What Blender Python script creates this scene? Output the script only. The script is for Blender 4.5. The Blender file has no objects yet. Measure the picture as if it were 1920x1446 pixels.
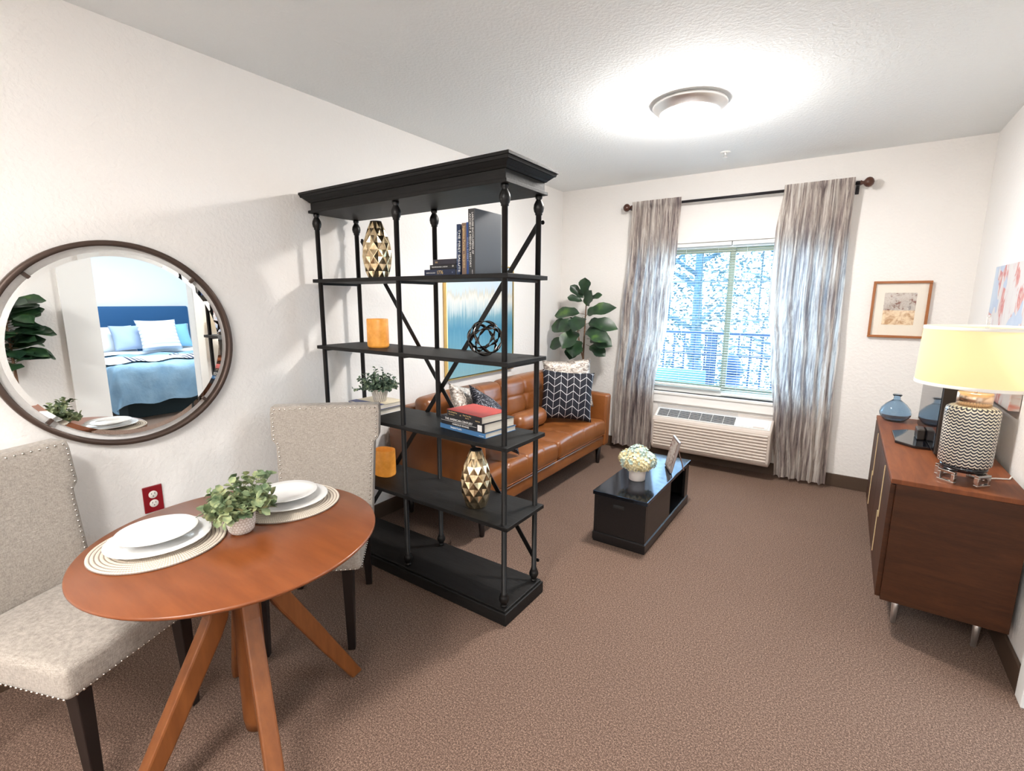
import bpy, bmesh, math, random
from mathutils import Vector, Matrix, Euler
from math import pi, sin, cos, radians as rad
random.seed(7)
SC = bpy.context.scene
COL = SC.collection

# ------------------------------------------------------------------ materials
class NT:
    def __init__(s, name):
        m = bpy.data.materials.new(name); m.use_nodes = True
        s.m = m; s.t = m.node_tree; s.n = s.t.nodes; s.l = s.t.links
        s.b = s.n['Principled BSDF']; s.out = s.n['Material Output']
    def node(s, typ, **kw):
        n = s.n.new(typ)
        for k, v in kw.items(): setattr(n, k, v)
        return n
    def link(s, a, b): s.l.new(a, b)
    def math(s, op, a, b=None, c=None):
        n = s.node('ShaderNodeMath', operation=op)
        for i, v in enumerate((a, b, c)):
            if v is None: continue
            if isinstance(v, (int, float)): n.inputs[i].default_value = v
            else: s.link(v, n.inputs[i])
        return n.outputs[0]
    def coord(s, which='Object', scale=(1, 1, 1)):
        tc = s.node('ShaderNodeTexCoord'); mp = s.node('ShaderNodeMapping')
        mp.inputs['Scale'].default_value = scale
        s.link(tc.outputs[which], mp.inputs[0]); return mp.outputs[0]
    def xyz(s, which='Object'):
        tc = s.node('ShaderNodeTexCoord'); sp = s.node('ShaderNodeSeparateXYZ')
        s.link(tc.outputs[which], sp.inputs[0]); return sp.outputs
    def noise(s, vec, scale, detail=3, rough=.55, dist=0):
        n = s.node('ShaderNodeTexNoise')
        n.inputs['Scale'].default_value = scale; n.inputs['Detail'].default_value = detail
        n.inputs['Roughness'].default_value = rough; n.inputs['Distortion'].default_value = dist
        if vec is not None: s.link(vec, n.inputs['Vector'])
        return n.outputs[0]
    def ramp(s, fac, stops, interp='LINEAR'):
        r = s.node('ShaderNodeValToRGB'); cr = r.color_ramp; cr.interpolation = interp
        while len(cr.elements) < len(stops): cr.elements.new(.5)
        for e, (p, c) in zip(cr.elements, stops):
            e.position = p; e.color = (c[0], c[1], c[2], 1)
        s.link(fac, r.inputs[0]); return r.outputs[0]
    def mix(s, fac, a, b):
        n = s.node('ShaderNodeMix', data_type='RGBA')
        for i, v in ((0, fac), (6, a), (7, b)):
            if isinstance(v, (int, float)): n.inputs[i].default_value = v
            elif isinstance(v, tuple): n.inputs[i].default_value = (*v, 1)
            else: s.link(v, n.inputs[i])
        return n.outputs[2]
    def bump(s, h, strength=.3, dist=.01):
        n = s.node('ShaderNodeBump'); n.inputs['Strength'].default_value = strength
        n.inputs['Distance'].default_value = dist
        s.link(h, n.inputs['Height']); s.link(n.outputs[0], s.b.inputs['Normal'])
    def col(s, c):
        if isinstance(c, tuple): s.b.inputs['Base Color'].default_value = (*c, 1)
        else: s.link(c, s.b.inputs['Base Color'])
    def set(s, **kw):
        for k, v in kw.items():
            k = k.replace('_', ' ').title().replace('Ior', 'IOR')
            i = s.b.inputs[k]
            if isinstance(v, tuple): i.default_value = (*v, 1)
            else: i.default_value = v

def plain(name, c, rough=.5, metal=0., **kw):
    s = NT(name); s.col(c); s.set(roughness=rough, metallic=metal, **kw); return s.m

def grainy(name, c1, c2, scale, rough=.5, stretch=(1, 1, 1), bump=0., metal=0., dist=.002, detail=4, **kw):
    s = NT(name); v = s.coord('Object', stretch); f = s.noise(v, scale, detail)
    s.col(s.ramp(f, [(.3, c1), (.7, c2)])); s.set(roughness=rough, metallic=metal, **kw)
    if bump: s.bump(f, bump, dist)
    return s.m

MT = {}
def wallmat(name, c, bscale, strength):
    s = NT(name); v = s.coord('Object'); f = s.noise(v, bscale, 3, .5)
    s.col(c); s.set(roughness=.85); s.bump(s.ramp(f, [(.42, (0, 0, 0)), (.62, (1, 1, 1))]), strength, .004)
    return s.m
MT['wall'] = wallmat('wall_paint', (.86, .838, .81), 55, .22)
MT['ceil'] = wallmat('ceiling_paint', (.86, .885, .885), 70, .22)
MT['white_trim'] = plain('white_trim', (.86, .86, .84), .45)
MT['bedwall'] = wallmat('bedroom_paint', (.86, .88, .90), 55, .15)
MT['base'] = plain('brown_vinyl_base', (.075, .045, .028), .5)

s = NT('carpet'); v = s.coord('Object')
f1 = s.noise(v, 175, 4, .75); f2 = s.noise(v, 3.2, 3, .6); f3 = s.noise(v, 420, 1, .5)
fine = s.math('MULTIPLY_ADD', f1, .62, s.math('MULTIPLY', f3, .38))
c = s.ramp(fine, [(.38, (.030, .0155, .0095)), (.5, (.135, .079, .055)), (.62, (.42, .285, .212))])
s.col(s.mix(s.math('MULTIPLY', f2, .25), c, (.095, .056, .040))); s.set(roughness=.95)
s.bump(fine, .25, .004); MT['carpet'] = s.m

MT['table'] = grainy('cherry_table_top', (.185, .050, .0135), (.235, .067, .019), 6, .3, (1, 6, 1), coat_weight=.08, coat_roughness=.25)
MT['tleg'] = grainy('warm_table_leg', (.165, .050, .012), (.225, .074, .019), 8, .38, (6, 6, 1))
MT['darkleg'] = plain('espresso_leg', (.014, .009, .008), .35)
s = NT('linen'); v = s.coord('Object', (1, 1, 1)); f = s.noise(s.coord('Object', (60, 60, 420)), 1.2, 3, .6); g = s.noise(s.coord('Object', (420, 420, 60)), 1.2, 3, .6)
w = s.math('MULTIPLY_ADD', f, .5, s.math('MULTIPLY', g, .5))
s.col(s.ramp(w, [(.35, (.25, .22, .185)), (.5, (.385, .34, .295)), (.66, (.52, .465, .41))])); s.set(roughness=.9, sheen_weight=.2); s.bump(w, .4, .002); MT['linen'] = s.m
MT['nail'] = plain('pewter_nail', (.62, .58, .53), .25, 1.)
MT['blackwood'] = grainy('black_grained_wood', (.0045, .0042, .0042), (.011, .0102, .0098), 7, .58, (1.2, 14, 14), .35, specular_ior_level=.28)
MT['blackmetal'] = plain('black_iron', (.0065, .006, .006), .4, .3)
s = NT('gold_facet'); f = s.noise(s.coord('Object'), 60, 3)
s.col(s.ramp(f, [(.3, (.55, .40, .22)), (.7, (.82, .68, .46))])); s.set(roughness=.24, metallic=1.); MT['gold'] = s.m
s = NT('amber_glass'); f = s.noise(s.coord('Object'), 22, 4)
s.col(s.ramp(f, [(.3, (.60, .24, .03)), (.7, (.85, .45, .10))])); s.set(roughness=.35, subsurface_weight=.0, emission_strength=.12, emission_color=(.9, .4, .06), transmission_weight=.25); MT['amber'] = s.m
MT['orb'] = plain('gunmetal_twist', (.055, .047, .043), .18, .9)
s = NT('cognac_leather'); v = s.coord('Object'); f = s.noise(v, 5, 4); g = s.noise(v, 160, 2)
s.col(s.ramp(f, [(.3, (.185, .058, .0135)), (.7, (.275, .092, .023))])); s.set(roughness=.30, specular_ior_level=.6); s.bump(g, .12, .002); MT['leather'] = s.m
MT['piping'] = plain('leather_piping', (.24, .07, .016), .4)
MT['white_china'] = plain('white_china', (.88, .87, .85), .18)
# woven mats
s = NT('woven_mat'); x, y, z = s.xyz()
r = s.math('SQRT', s.math('ADD', s.math('MULTIPLY', x, x), s.math('MULTIPLY', y, y)))
ring = s.math('FRACT', s.math('MULTIPLY', r, 97)); ang = s.math('ARCTAN2', y, x)
dash = s.math('SINE', s.math('MULTIPLY_ADD', ang, 150, s.math('MULTIPLY', s.math('FLOOR', s.math('MULTIPLY', r, 97)), 1.9)))
rr = s.ramp(ring, [(0., (0, 0, 0)), (.12, (.0, .0, .0)), (.3, (1, 1, 1)), (.85, (1, 1, 1)), (1., (0, 0, 0))])
cc = s.mix(s.math('GREATER_THAN', dash, .55), (.78, .70, .59), (.60, .51, .41))
s.col(s.mix(rr, (.27, .21, .175), cc)); s.set(roughness=.9); s.bump(dash, .3, .002); MT['woven'] = s.m
MT['red'] = plain('red_plastic', (.25, .006, .012), .35)
MT['ivory'] = plain('ivory_plastic', (.8, .76, .70), .4)
MT['slot'] = plain('dark_slot', (.01, .01, .01), .6)
MT['mframe'] = plain('bronze_frame', (.085, .055, .042), .4, .4)
MT['mirror'] = plain('mirror_silver', (.93, .95, .95), .0, 1.)
MT['chrome'] = plain('brushed_chrome', (.72, .70, .67), .16, 1.)
MT['nickel'] = plain('brushed_nickel', (.86, .85, .84), .42, 1.)
MT['goldframe'] = plain('gilt_frame', (.70, .50, .20), .3, 1.)
MT['brass'] = plain('brass_inlay', (.85, .68, .40), .5, .5)
# sea painting (object coords: y across, z up, origin at the centre)
s = NT('sea_painting'); x, y, z = s.xyz()
n1 = s.noise(s.coord('Object', (1, 30, 1.3)), 2.0, 5, .65); n2 = s.noise(s.coord('Object'), 4.5, 4)
h = s.math('ADD', z, s.math('MULTIPLY_ADD', n1, .26, s.math('MULTIPLY_ADD', n2, .12, -.19)))
hh = s.math('MULTIPLY_ADD', h, 1.15, .5)
s.col(s.ramp(hh, [(0., (.22, .40, .44)), (.22, (.13, .33, .42)), (.42, (.05, .22, .34)), (.54, (.15, .32, .40)), (.62, (.50, .58, .58)), (.70, (.72, .70, .64)), (.735, (.58, .56, .47)), (.77, (.56, .64, .70)), (1., (.50, .66, .78))]))
s.set(roughness=.4); MT['sea'] = s.m
s = NT('rust_print'); x, y, z = s.xyz(); f = s.noise(s.coord('Object'), 26, 5, .65, .9)
c1 = s.ramp(f, [(.38, (.22, .09, .07)), (.44, (.45, .38, .33)), (.55, (.62, .57, .52)), (.66, (.36, .31, .29))]); c2 = s.ramp(f, [(.35, (.52, .30, .16)), (.5, (.80, .62, .42)), (.65, (.86, .72, .52))])
s.col(s.mix(s.math('GREATER_THAN', z, -.005), c2, c1)); s.set(roughness=.5); MT['print'] = s.m
MT['mat_board'] = plain('cream_mat_board', (.84, .78, .68), .6)
MT['frame_wood'] = plain('cherry_frame', (.34, .115, .03), .35)
s = NT('coral_canvas'); x, y, z = s.xyz(); f = s.noise(s.coord('Object', (1, 6, 2.2)), 2.6, 4, .6, .6); g = s.noise(s.coord('Object'), 2.3, 3)
c = s.ramp(f, [(.40, (.62, .60, .58)), (.52, (.60, .56, .56)), (.58, (.55, .24, .20)), (.63, (.48, .16, .17)), (.70, (.62, .50, .44))])
s.col(s.mix(s.math('GREATER_THAN', g, .53), c, s.ramp(g, [(.5, (.38, .45, .58)), (.62, (.50, .56, .64))]))); s.set(roughness=.6); MT['coral'] = s.m
# curtains
s = NT('streaked_curtain'); v = s.coord('Object', (34, 12, 1.5)); f = s.noise(v, 2.2, 8, .74, .5); g = s.noise(s.coord('Object', (7, 4, .3)), 1.6, 2)
k = s.math('ADD', s.math('MULTIPLY', f, .85), s.math('MULTIPLY_ADD', g, .36, -.10))
c = s.ramp(k, [(.37, (.085, .055, .062)), (.45, (.26, .20, .19)), (.52, (.52, .45, .40)), (.585, (.78, .72, .66)), (.66, (.88, .86, .83))])
s.col(c); s.set(roughness=.65, sheen_weight=.2)
tr = s.node('ShaderNodeBsdfTranslucent'); s.link(s.mix(.22, c, (.84, .84, .85)), tr.inputs[0]); mx = s.node('ShaderNodeMixShader'); mx.inputs[0].default_value = .52
s.link(s.b.outputs[0], mx.inputs[1]); s.link(tr.outputs[0], mx.inputs[2]); s.link(mx.outputs[0], s.out.inputs[0]); MT['curtain'] = s.m
MT['rod'] = plain('dark_rod', (.018, .015, .018), .35, .5)
MT['finial'] = plain('walnut_finial', (.075, .025, .014), .3)
s = NT('blind_slat'); s.col((.84, .86, .86)); s.set(roughness=.5)
tr = s.node('ShaderNodeBsdfTranslucent'); tr.inputs[0].default_value = (.75, .85, .9, 1); mx = s.node('ShaderNodeMixShader'); mx.inputs[0].default_value = .3
s.link(s.b.outputs[0], mx.inputs[1]); s.link(tr.outputs[0], mx.inputs[2]); s.link(mx.outputs[0], s.out.inputs[0]); MT['slat'] = s.m
def thin_glass(name, tint=(1, 1, 1), refl=.08):
    s = NT(name); tb = s.node('ShaderNodeBsdfTransparent'); tb.inputs[0].default_value = (*tint, 1)
    gb = s.node('ShaderNodeBsdfGlossy'); gb.inputs['Roughness'].default_value = .02
    fr = s.node('ShaderNodeLayerWeight'); fr.inputs[0].default_value = .5
    mx = s.node('ShaderNodeMixShader'); s.link(s.math('MULTIPLY_ADD', s.math('POWER', fr.outputs[1], 4.), refl * 4, .03), mx.inputs[0]); s.link(tb.outputs[0], mx.inputs[1]); s.link(gb.outputs[0], mx.inputs[2]); s.link(mx.outputs[0], s.out.inputs[0]); return s.m
MT['pane'] = thin_glass('window_pane', (.94, .98, 1.), .06)
MT['clear'] = thin_glass('clear_plastic', (.95, .96, .97), .1)
MT['picglass'] = thin_glass('picture_glass', (1, 1, 1), .07)
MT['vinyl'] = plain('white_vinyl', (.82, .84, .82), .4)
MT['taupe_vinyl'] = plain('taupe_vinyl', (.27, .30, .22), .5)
MT['muntin'] = plain('shaded_muntin', (.16, .25, .32), .5)  # white grille bars, their backlit shade put into the colour
MT['ptac'] = plain('beige_ac_plastic', (.60, .525, .465), .45)
MT['ptac_top'] = plain('pale_ac_plastic', (.74, .74, .72), .4)
MT['grille_dark'] = plain('dark_grille', (.02, .02, .022), .6)
MT['coffee'] = grainy('black_painted_wood', (.006, .0056, .006), (.011, .010, .011), 8, .30, (14, 1.2, 14), .12)
MT['coffee_top'] = grainy('black_lacquer_blue_sheen', (.007, .0065, .007), (.012, .011, .012), 8, .09, (14, 1.2, 14), specular_ior_level=1., specular_tint=(.28, .55, 1.))  # blue window reflection put into the specular tint
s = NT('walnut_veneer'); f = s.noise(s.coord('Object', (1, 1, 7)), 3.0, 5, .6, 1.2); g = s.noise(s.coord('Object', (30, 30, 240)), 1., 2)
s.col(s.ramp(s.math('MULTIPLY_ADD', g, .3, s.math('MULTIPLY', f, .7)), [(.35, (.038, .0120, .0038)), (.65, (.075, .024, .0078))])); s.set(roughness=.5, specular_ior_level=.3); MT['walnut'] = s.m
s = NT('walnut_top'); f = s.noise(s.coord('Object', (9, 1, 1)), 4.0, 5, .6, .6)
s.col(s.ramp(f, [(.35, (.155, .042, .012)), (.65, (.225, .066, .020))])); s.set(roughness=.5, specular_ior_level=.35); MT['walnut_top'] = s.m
# lamp body pattern
s = NT('scalloped_ceramic'); x, y, z = s.xyz(); ang = s.math('ARCTAN2', y, x)
wv = s.math('ABSOLUTE', s.math('SINE', s.math('MULTIPLY', ang, 14)))
fr = s.math('FRACT', s.math('MULTIPLY_ADD', wv, .55, s.math('MULTIPLY', z, 78)))
s.col(s.ramp(fr, [(0, (.03, .035, .055)), (.40, (.04, .045, .065)), (.52, (.80, .74, .62)), (.92, (.78, .72, .60)), (1, (.03, .035, .055))])); s.set(roughness=.22); s.bump(fr, .3, .004); MT['scallop'] = s.m
s = NT('lamp_shade'); s.col((.86, .76, .54)); s.set(roughness=.8)
tr = s.node('ShaderNodeBsdfTranslucent'); tr.inputs[0].default_value = (.95, .80, .48, 1); mx = s.node('ShaderNodeMixShader'); mx.inputs[0].default_value = .55
s.link(s.b.outputs[0], mx.inputs[1]); s.link(tr.outputs[0], mx.inputs[2]); s.link(mx.outputs[0], s.out.inputs[0]); MT['shade'] = s.m
MT['shade_trim'] = plain('shade_trim', (.85, .80, .74), .7)
MT['acrylic'] = plain('clear_acrylic', (.97, .97, .97), .03, 0, transmission_weight=.85)
MT['neck'] = plain('rose_gold_neck', (.80, .58, .42), .25, 1.)
MT['tv'] = plain('gloss_black', (.006, .006, .008), .06, 0, specular_ior_level=.8)
MT['tvside'] = plain('dark_tv_case', (.03, .022, .018), .3)
s = NT('blue_glass'); s.col((.56, .70, .83)); s.set(roughness=.03, transmission_weight=1., ior=1.3); MT['blueglass'] = s.m
s = NT('leaf_dark'); f = s.noise(s.coord('Object'), 9, 2); s.col(s.ramp(f, [(.35, (.008, .026, .013)), (.60, (.022, .060, .022)), (.75, (.075, .15, .028))])); s.set(roughness=.38); MT['figleaf'] = s.m
s = NT('leaf_euc'); f = s.noise(s.coord('Object'), 30, 2); s.col(s.ramp(f, [(.34, (.09, .145, .07)), (.52, (.22, .28, .14)), (.7, (.48, .50, .25))])); s.set(roughness=.55); MT['euc'] = s.m
s = NT('leaf_mini'); f = s.noise(s.coord('Object'), 34, 2); s.col(s.ramp(f, [(.34, (.03, .065, .045)), (.5, (.12, .19, .13)), (.7, (.36, .44, .27))])); s.set(roughness=.55); MT['mini'] = s.m
MT['bark'] = plain('brown_bark', (.16, .085, .045), .8)
MT['soil'] = plain('dark_moss', (.03, .03, .018), .9)
s = NT('dashed_pot'); x, y, z = s.xyz(); ang = s.math('ARCTAN2', y, x)
a = s.math('FRACT', s.math('MULTIPLY_ADD', ang, 4.2, s.math('MULTIPLY', s.math('FLOOR', s.math('MULTIPLY', z, 120)), .5))); b = s.math('FRACT', s.math('MULTIPLY', z, 120))
k = s.math('MULTIPLY', s.math('GREATER_THAN', a, .42), s.math('GREATER_THAN', b, .4))
s.col(s.mix(k, (.62, .57, .52), (.87, .85, .82))); s.set(roughness=.5); s.bump(k, .4, .003); MT['dashpot'] = s.m
s = NT('leaf_relief_pot'); x, y, z = s.xyz(); ang = s.math('ARCTAN2', y, x)
a = s.math('PINGPONG', s.math('MULTIPLY_ADD', ang, 3.2, s.math('MULTIPLY', z, 18)), .5); b = s.math('PINGPONG', s.math('MULTIPLY_ADD', ang, 3.2, s.math('MULTIPLY', z, -18)), .5)
k = s.math('MINIMUM', a, b); s.col(s.ramp(k, [(.02, (.30, .25, .19)), (.12, (.72, .67, .60))])); s.set(roughness=.6); s.bump(k, .6, .01); MT['reliefpot'] = s.m
MT['whitepot'] = plain('matte_white_pot', (.76, .68, .62), .5)
MT['mint'] = grainy('mint_petal', (.36, .50, .44), (.62, .74, .68), 40, .7)
MT['cream_petal'] = grainy('cream_petal', (.62, .50, .24), (.85, .78, .52), 40, .7)
MT['silver'] = plain('pewter_frame', (.60, .58, .58), .3, .9)
MT['easel'] = plain('copper_easel', (.35, .20, .14), .35, .6)
# cushions
s = NT('navy_chevron'); x, y, z = s.xyz()
tri = s.math('PINGPONG', s.math('ADD', x, 5.), .052); fz = s.math('FRACT', s.math('MULTIPLY', s.math('MULTIPLY_ADD', tri, -.75, z), 16.5))
l1 = s.math('LESS_THAN', fz, .085); l2 = s.math('LESS_THAN', s.math('PINGPONG', s.math('ADD', x, 5.), .026), .0013)
s.col(s.mix(s.math('MAXIMUM', l1, l2), (.003, .004, .012), (.60, .60, .62))); s.set(roughness=.75); MT['chevron'] = s.m
s = NT('silver_crushed'); f = s.noise(s.coord('Object', (1, 1, 1.6)), 24, 5, .65, 1.5); s.col(s.ramp(f, [(.38, (.16, .12, .10)), (.5, (.55, .48, .42)), (.62, (.85, .80, .74))])); s.set(roughness=.35, metallic=.35); s.bump(f, .7, .01); MT['crushed'] = s.m
s = NT('navy_scribble'); f = s.noise(s.coord('Object', (1, 1, 2)), 14, 2, .5, 2.0); k = s.math('LESS_THAN', s.math('ABSOLUTE', s.math('SUBTRACT', f, .5)), .012)
s.col(s.mix(k, (.003, .004, .012), (.5, .5, .55))); s.set(roughness=.75); MT['scribble'] = s.m
# bed
MT['navy_board'] = plain('navy_headboard', (.012, .085, .22), .7)
MT['duvet'] = grainy('blue_duvet', (.20, .33, .46), (.30, .44, .56), 6, .8, bump=.3, dist=.05)
MT['sheet'] = plain('white_sheet', (.86, .90, .95), .8)
MT['bedbase'] = plain('dark_bed_base', (.02, .035, .04), .8)
MT['slate_pillow'] = plain('slate_pillow', (.36, .45, .62), .8)
MT['sky_pillow'] = plain('sky_pillow', (.24, .52, .78), .8)
s = NT('striped_pillow'); x, y, z = s.xyz(); s.col(s.mix(s.math('LESS_THAN', s.math('FRACT', s.math('MULTIPLY', z, 19)), .38), (.88, .89, .92), (.52, .55, .66))); s.set(roughness=.8); MT['striped'] = s.m
s = NT('striped_throw'); x, y, z = s.xyz(); t = s.math('FRACT', s.math('MULTIPLY', y, 1.8)); u = s.math('FRACT', s.math('MULTIPLY', y, 22))
s.col(s.mix(s.math('MULTIPLY', s.math('LESS_THAN', t, .30), s.math('LESS_THAN', u, .55)), (.86, .86, .85), (.015, .02, .06))); s.set(roughness=.9); MT['throw'] = s.m
# outside
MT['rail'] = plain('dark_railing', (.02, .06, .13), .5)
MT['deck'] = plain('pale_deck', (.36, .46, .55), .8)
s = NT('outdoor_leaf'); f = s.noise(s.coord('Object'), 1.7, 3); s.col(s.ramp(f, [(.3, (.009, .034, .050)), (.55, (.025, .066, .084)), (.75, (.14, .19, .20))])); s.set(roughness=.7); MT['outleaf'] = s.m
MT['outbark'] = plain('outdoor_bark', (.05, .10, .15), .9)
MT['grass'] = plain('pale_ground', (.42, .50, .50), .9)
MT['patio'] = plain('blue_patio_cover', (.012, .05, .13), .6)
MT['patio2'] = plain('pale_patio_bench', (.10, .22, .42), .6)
def emis(name, c, st):
    s = NT(name); s.col((.9, .9, .9)); s.set(emission_color=c, emission_strength=st); return s.m
MT['glow'] = emis('frosted_glow', (1., .965, .93), 7.)
MT['bulb'] = emis('warm_bulb', (1., .86, .6), 2.)
# books
def cov(n, c): MT[n] = plain('cover_' + n, c, .45)
cov('b_navy', (.012, .022, .06)); cov('b_black', (.012, .012, .016)); cov('b_dark', (.025, .022, .035)); cov('b_blue', (.012, .030, .085)); cov('b_tan', (.20, .13, .09)); cov('b_royal', (.015, .06, .22)); cov('b_char', (.032, .033, .036)); cov('b_red', (.52, .055, .04)); cov('b_denim', (.055, .16, .33)); cov('b_white', (.78, .77, .75)); cov('b_cream', (.80, .70, .52)); cov('b_indigo', (.03, .05, .19)); cov('b_side', (.075, .09, .11))
MT['pages'] = grainy('page_edges', (.62, .55, .45), (.76, .70, .61), 1.2, .8, (2, 2, 500))
MT['foil_w'] = plain('white_foil', (.85, .85, .82), .5); MT['foil_g'] = plain('gold_foil', (.75, .55, .25), .4, .3)
MT['foil_b'] = plain('grey_blue_foil', (.30, .38, .55), .5)

# ------------------------------------------------------------------ mesh helpers
class MB:
    def __init__(s): s.v = []; s.f = []; s.mi = []; s.sm = []
    def add(s, vs, fs, mi=0, sm=False):
        o = len(s.v); s.v += [tuple(v) for v in vs]
        for f in fs: s.f.append([i + o for i in f]); s.mi.append(mi); s.sm.append(sm)
        return s
    def box(s, x0, x1, y0, y1, z0, z1, mi=0):
        vs = [(x, y, z) for x in (x0, x1) for y in (y0, y1) for z in (z0, z1)]
        return s.add(vs, [(0, 1, 3, 2), (4, 6, 7, 5), (0, 4, 5, 1), (2, 3, 7, 6), (0, 2, 6, 4), (1, 5, 7, 3)], mi)
    def hexa(s, b, t, mi=0):
        return s.add(list(b) + list(t), [(3, 2, 1, 0), (4, 5, 6, 7), (0, 1, 5, 4), (1, 2, 6, 5), (2, 3, 7, 6), (3, 0, 4, 7)], mi)
    def lathe(s, prof, c=(0, 0, 0), seg=32, mi=0, sm=True, axis='z', cap=True, rx=1., ry=1.):
        vs = []; fs = []
        for r, z in prof:
            for i in range(seg):
                a = 2 * pi * i / seg; p = (r * cos(a) * rx, r * sin(a) * ry, z)
                if axis == 'x': p = (p[2], p[0], p[1])
                elif axis == 'y': p = (p[0], p[2], p[1])
                vs.append((p[0] + c[0], p[1] + c[1], p[2] + c[2]))
        n = len(prof)
        for k in range(n - 1):
            for i in range(seg):
                j = (i + 1) % seg; q = (k * seg + i, k * seg + j, (k + 1) * seg + j, (k + 1) * seg + i)
                fs.append(q if axis != 'y' else q[::-1])
        s.add(vs, fs, mi, sm)
        if cap:
            o = len(s.v) - len(vs)
            for k, rev in ((0, True), (n - 1, False)):
                if prof[k][0] > 1e-5:
                    idx = [o + k * seg + i for i in range(seg)]
                    if (rev) != (axis == 'y'): idx = idx[::-1]
                    s.f.append(idx); s.mi.append(mi); s.sm.append(False)
        return s
    def tube(s, pts, r, seg=8, mi=0, cap=True, sm=True):
        pts = [Vector(p) for p in pts]; n = len(pts); rs = r if isinstance(r, (list, tuple)) else [r] * n
        vs = []; fs = []; up = None
        for i, p in enumerate(pts):
            t = (pts[min(i + 1, n - 1)] - pts[max(i - 1, 0)]).normalized()
            if up is None: up = Vector((0, 0, 1)) if abs(t.z) < .9 else Vector((1, 0, 0))
            a = (up - t * up.dot(t)).normalized(); b = t.cross(a); up = a
            for k in range(seg):
                an = 2 * pi * k / seg; vs.append(p + (a * cos(an) + b * sin(an)) * rs[i])
        for i in range(n - 1):
            for k in range(seg):
                j = (k + 1) % seg; fs.append((i * seg + k, i * seg + j, (i + 1) * seg + j, (i + 1) * seg + k))
        if cap: fs.append(tuple(range(seg))[::-1]); fs.append(tuple((n - 1) * seg + k for k in range(seg)))
        return s.add(vs, fs, mi, sm)
    def strip(s, pts, w, t, up=(0, 0, 1), mi=0):
        """rectangular section bar along pts: w across, t thick"""
        pts = [Vector(p) for p in pts]; n = len(pts); vs = []; fs = []; up = Vector(up)
        ws = w if isinstance(w, (list, tuple)) else [w] * n; ts = t if isinstance(t, (list, tuple)) else [t] * n
        for i, p in enumerate(pts):
            d = (pts[min(i + 1, n - 1)] - pts[max(i - 1, 0)]).normalized(); sd = d.cross(up).normalized(); nn = sd.cross(d)
            for a, b in ((-1, -1), (1, -1), (1, 1), (-1, 1)): vs.append(p + sd * a * ws[i] / 2 + nn * b * ts[i] / 2)
        for i in range(n - 1):
            for k in range(4): j = (k + 1) % 4; fs.append((i * 4 + k, i * 4 + j, (i + 1) * 4 + j, (i + 1) * 4 + k))
        fs.append((3, 2, 1, 0)); fs.append(tuple((n - 1) * 4 + k for k in range(4)))
        return s.add(vs, fs, mi)
    def prism(s, prof, x0, x1, axis='x', mi=0):
        n = len(prof)
        def P(x, a, b): return (x, a, b) if axis == 'x' else ((a, x, b) if axis == 'y' else (a, b, x))
        vs = [P(x0, a, b) for a, b in prof] + [P(x1, a, b) for a, b in prof]
        fs = [tuple(range(n))[::-1], tuple(range(n, 2 * n))] + [(i, (i + 1) % n, n + (i + 1) % n, n + i) for i in range(n)]
        return s.add(vs, fs, mi)
    def rbox(s, half, r, nx=(6, 6, 6), c=(0, 0, 0), fn=None, mi=0, rs=4):
        """rounded box with an even grid, fn moves a local point"""
        ax = []
        for h, n in zip(half, nx):
            inn = max(h - r, 1e-4); e = [-h + (h - inn) * (1 - cos(pi / 2 * k / rs)) for k in range(rs)]
            mid = [-inn + 2 * inn * k / n for k in range(n + 1)]; ax.append(e + mid + [-q for q in e[::-1]])
        idx = {}; vs = []; fs = []
        def V(p):
            k = tuple(round(q, 6) for q in p)
            if k in idx: return idx[k]
            P = Vector(p); q = Vector([max(-(h - r), min(h - r, pp)) for h, pp in zip(half, p)]); d = P - q
            if d.length > 1e-9:
                d = d / max(abs(d.x), abs(d.y), abs(d.z)) if False else d
                m = max(abs(d.x), abs(d.y), abs(d.z)); P = q + d.normalized() * m
            if fn: P = Vector(fn(P))
            idx[k] = len(vs); vs.append(P + Vector(c)); return idx[k]
        for a in range(3):
            b, d = (a + 1) % 3, (a + 2) % 3
            for sgn in (-1, 1):
                for i in range(len(ax[b]) - 1):
                    for j in range(len(ax[d]) - 1):
                        q = []
                        for (u, w) in ((i, j), (i + 1, j), (i + 1, j + 1), (i, j + 1)):
                            p = [0, 0, 0]; p[a] = sgn * half[a]; p[b] = ax[b][u]; p[d] = ax[d][w]; q.append(V(p))
                        if len(set(q)) >= 3: fs.append(tuple(q if sgn > 0 else q[::-1]))
        return s.add(vs, fs, mi, True)
    def xf(s, M, start=0):
        for i in range(start, len(s.v)): s.v[i] = tuple(M @ Vector(s.v[i]))
        return s
    def build(s, name, mats, parent=None, bevel=0, sub=0, bseg=2, wn=False, loc=None, rot=None):
        me = bpy.data.meshes.new(name); me.from_pydata(s.v, [], s.f)
        for m in (mats if isinstance(mats, (list, tuple)) else [mats]): me.materials.append(MT[m] if isinstance(m, str) else m)
        me.polygons.foreach_set('material_index', s.mi); me.polygons.foreach_set('use_smooth', s.sm); me.update()
        o = bpy.data.objects.new(name, me); COL.objects.link(o)
        if parent: o.parent = parent
        if loc: o.location = loc
        if rot: o.rotation_euler = rot
        if bevel:
            b = o.modifiers.new('b', 'BEVEL'); b.width = bevel; b.segments = bseg; b.limit_method = 'ANGLE'; b.angle_limit = rad(40); b.harden_normals = False
        if sub: q = o.modifiers.new('s', 'SUBSURF'); q.levels = sub; q.render_levels = sub
        return o

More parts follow.
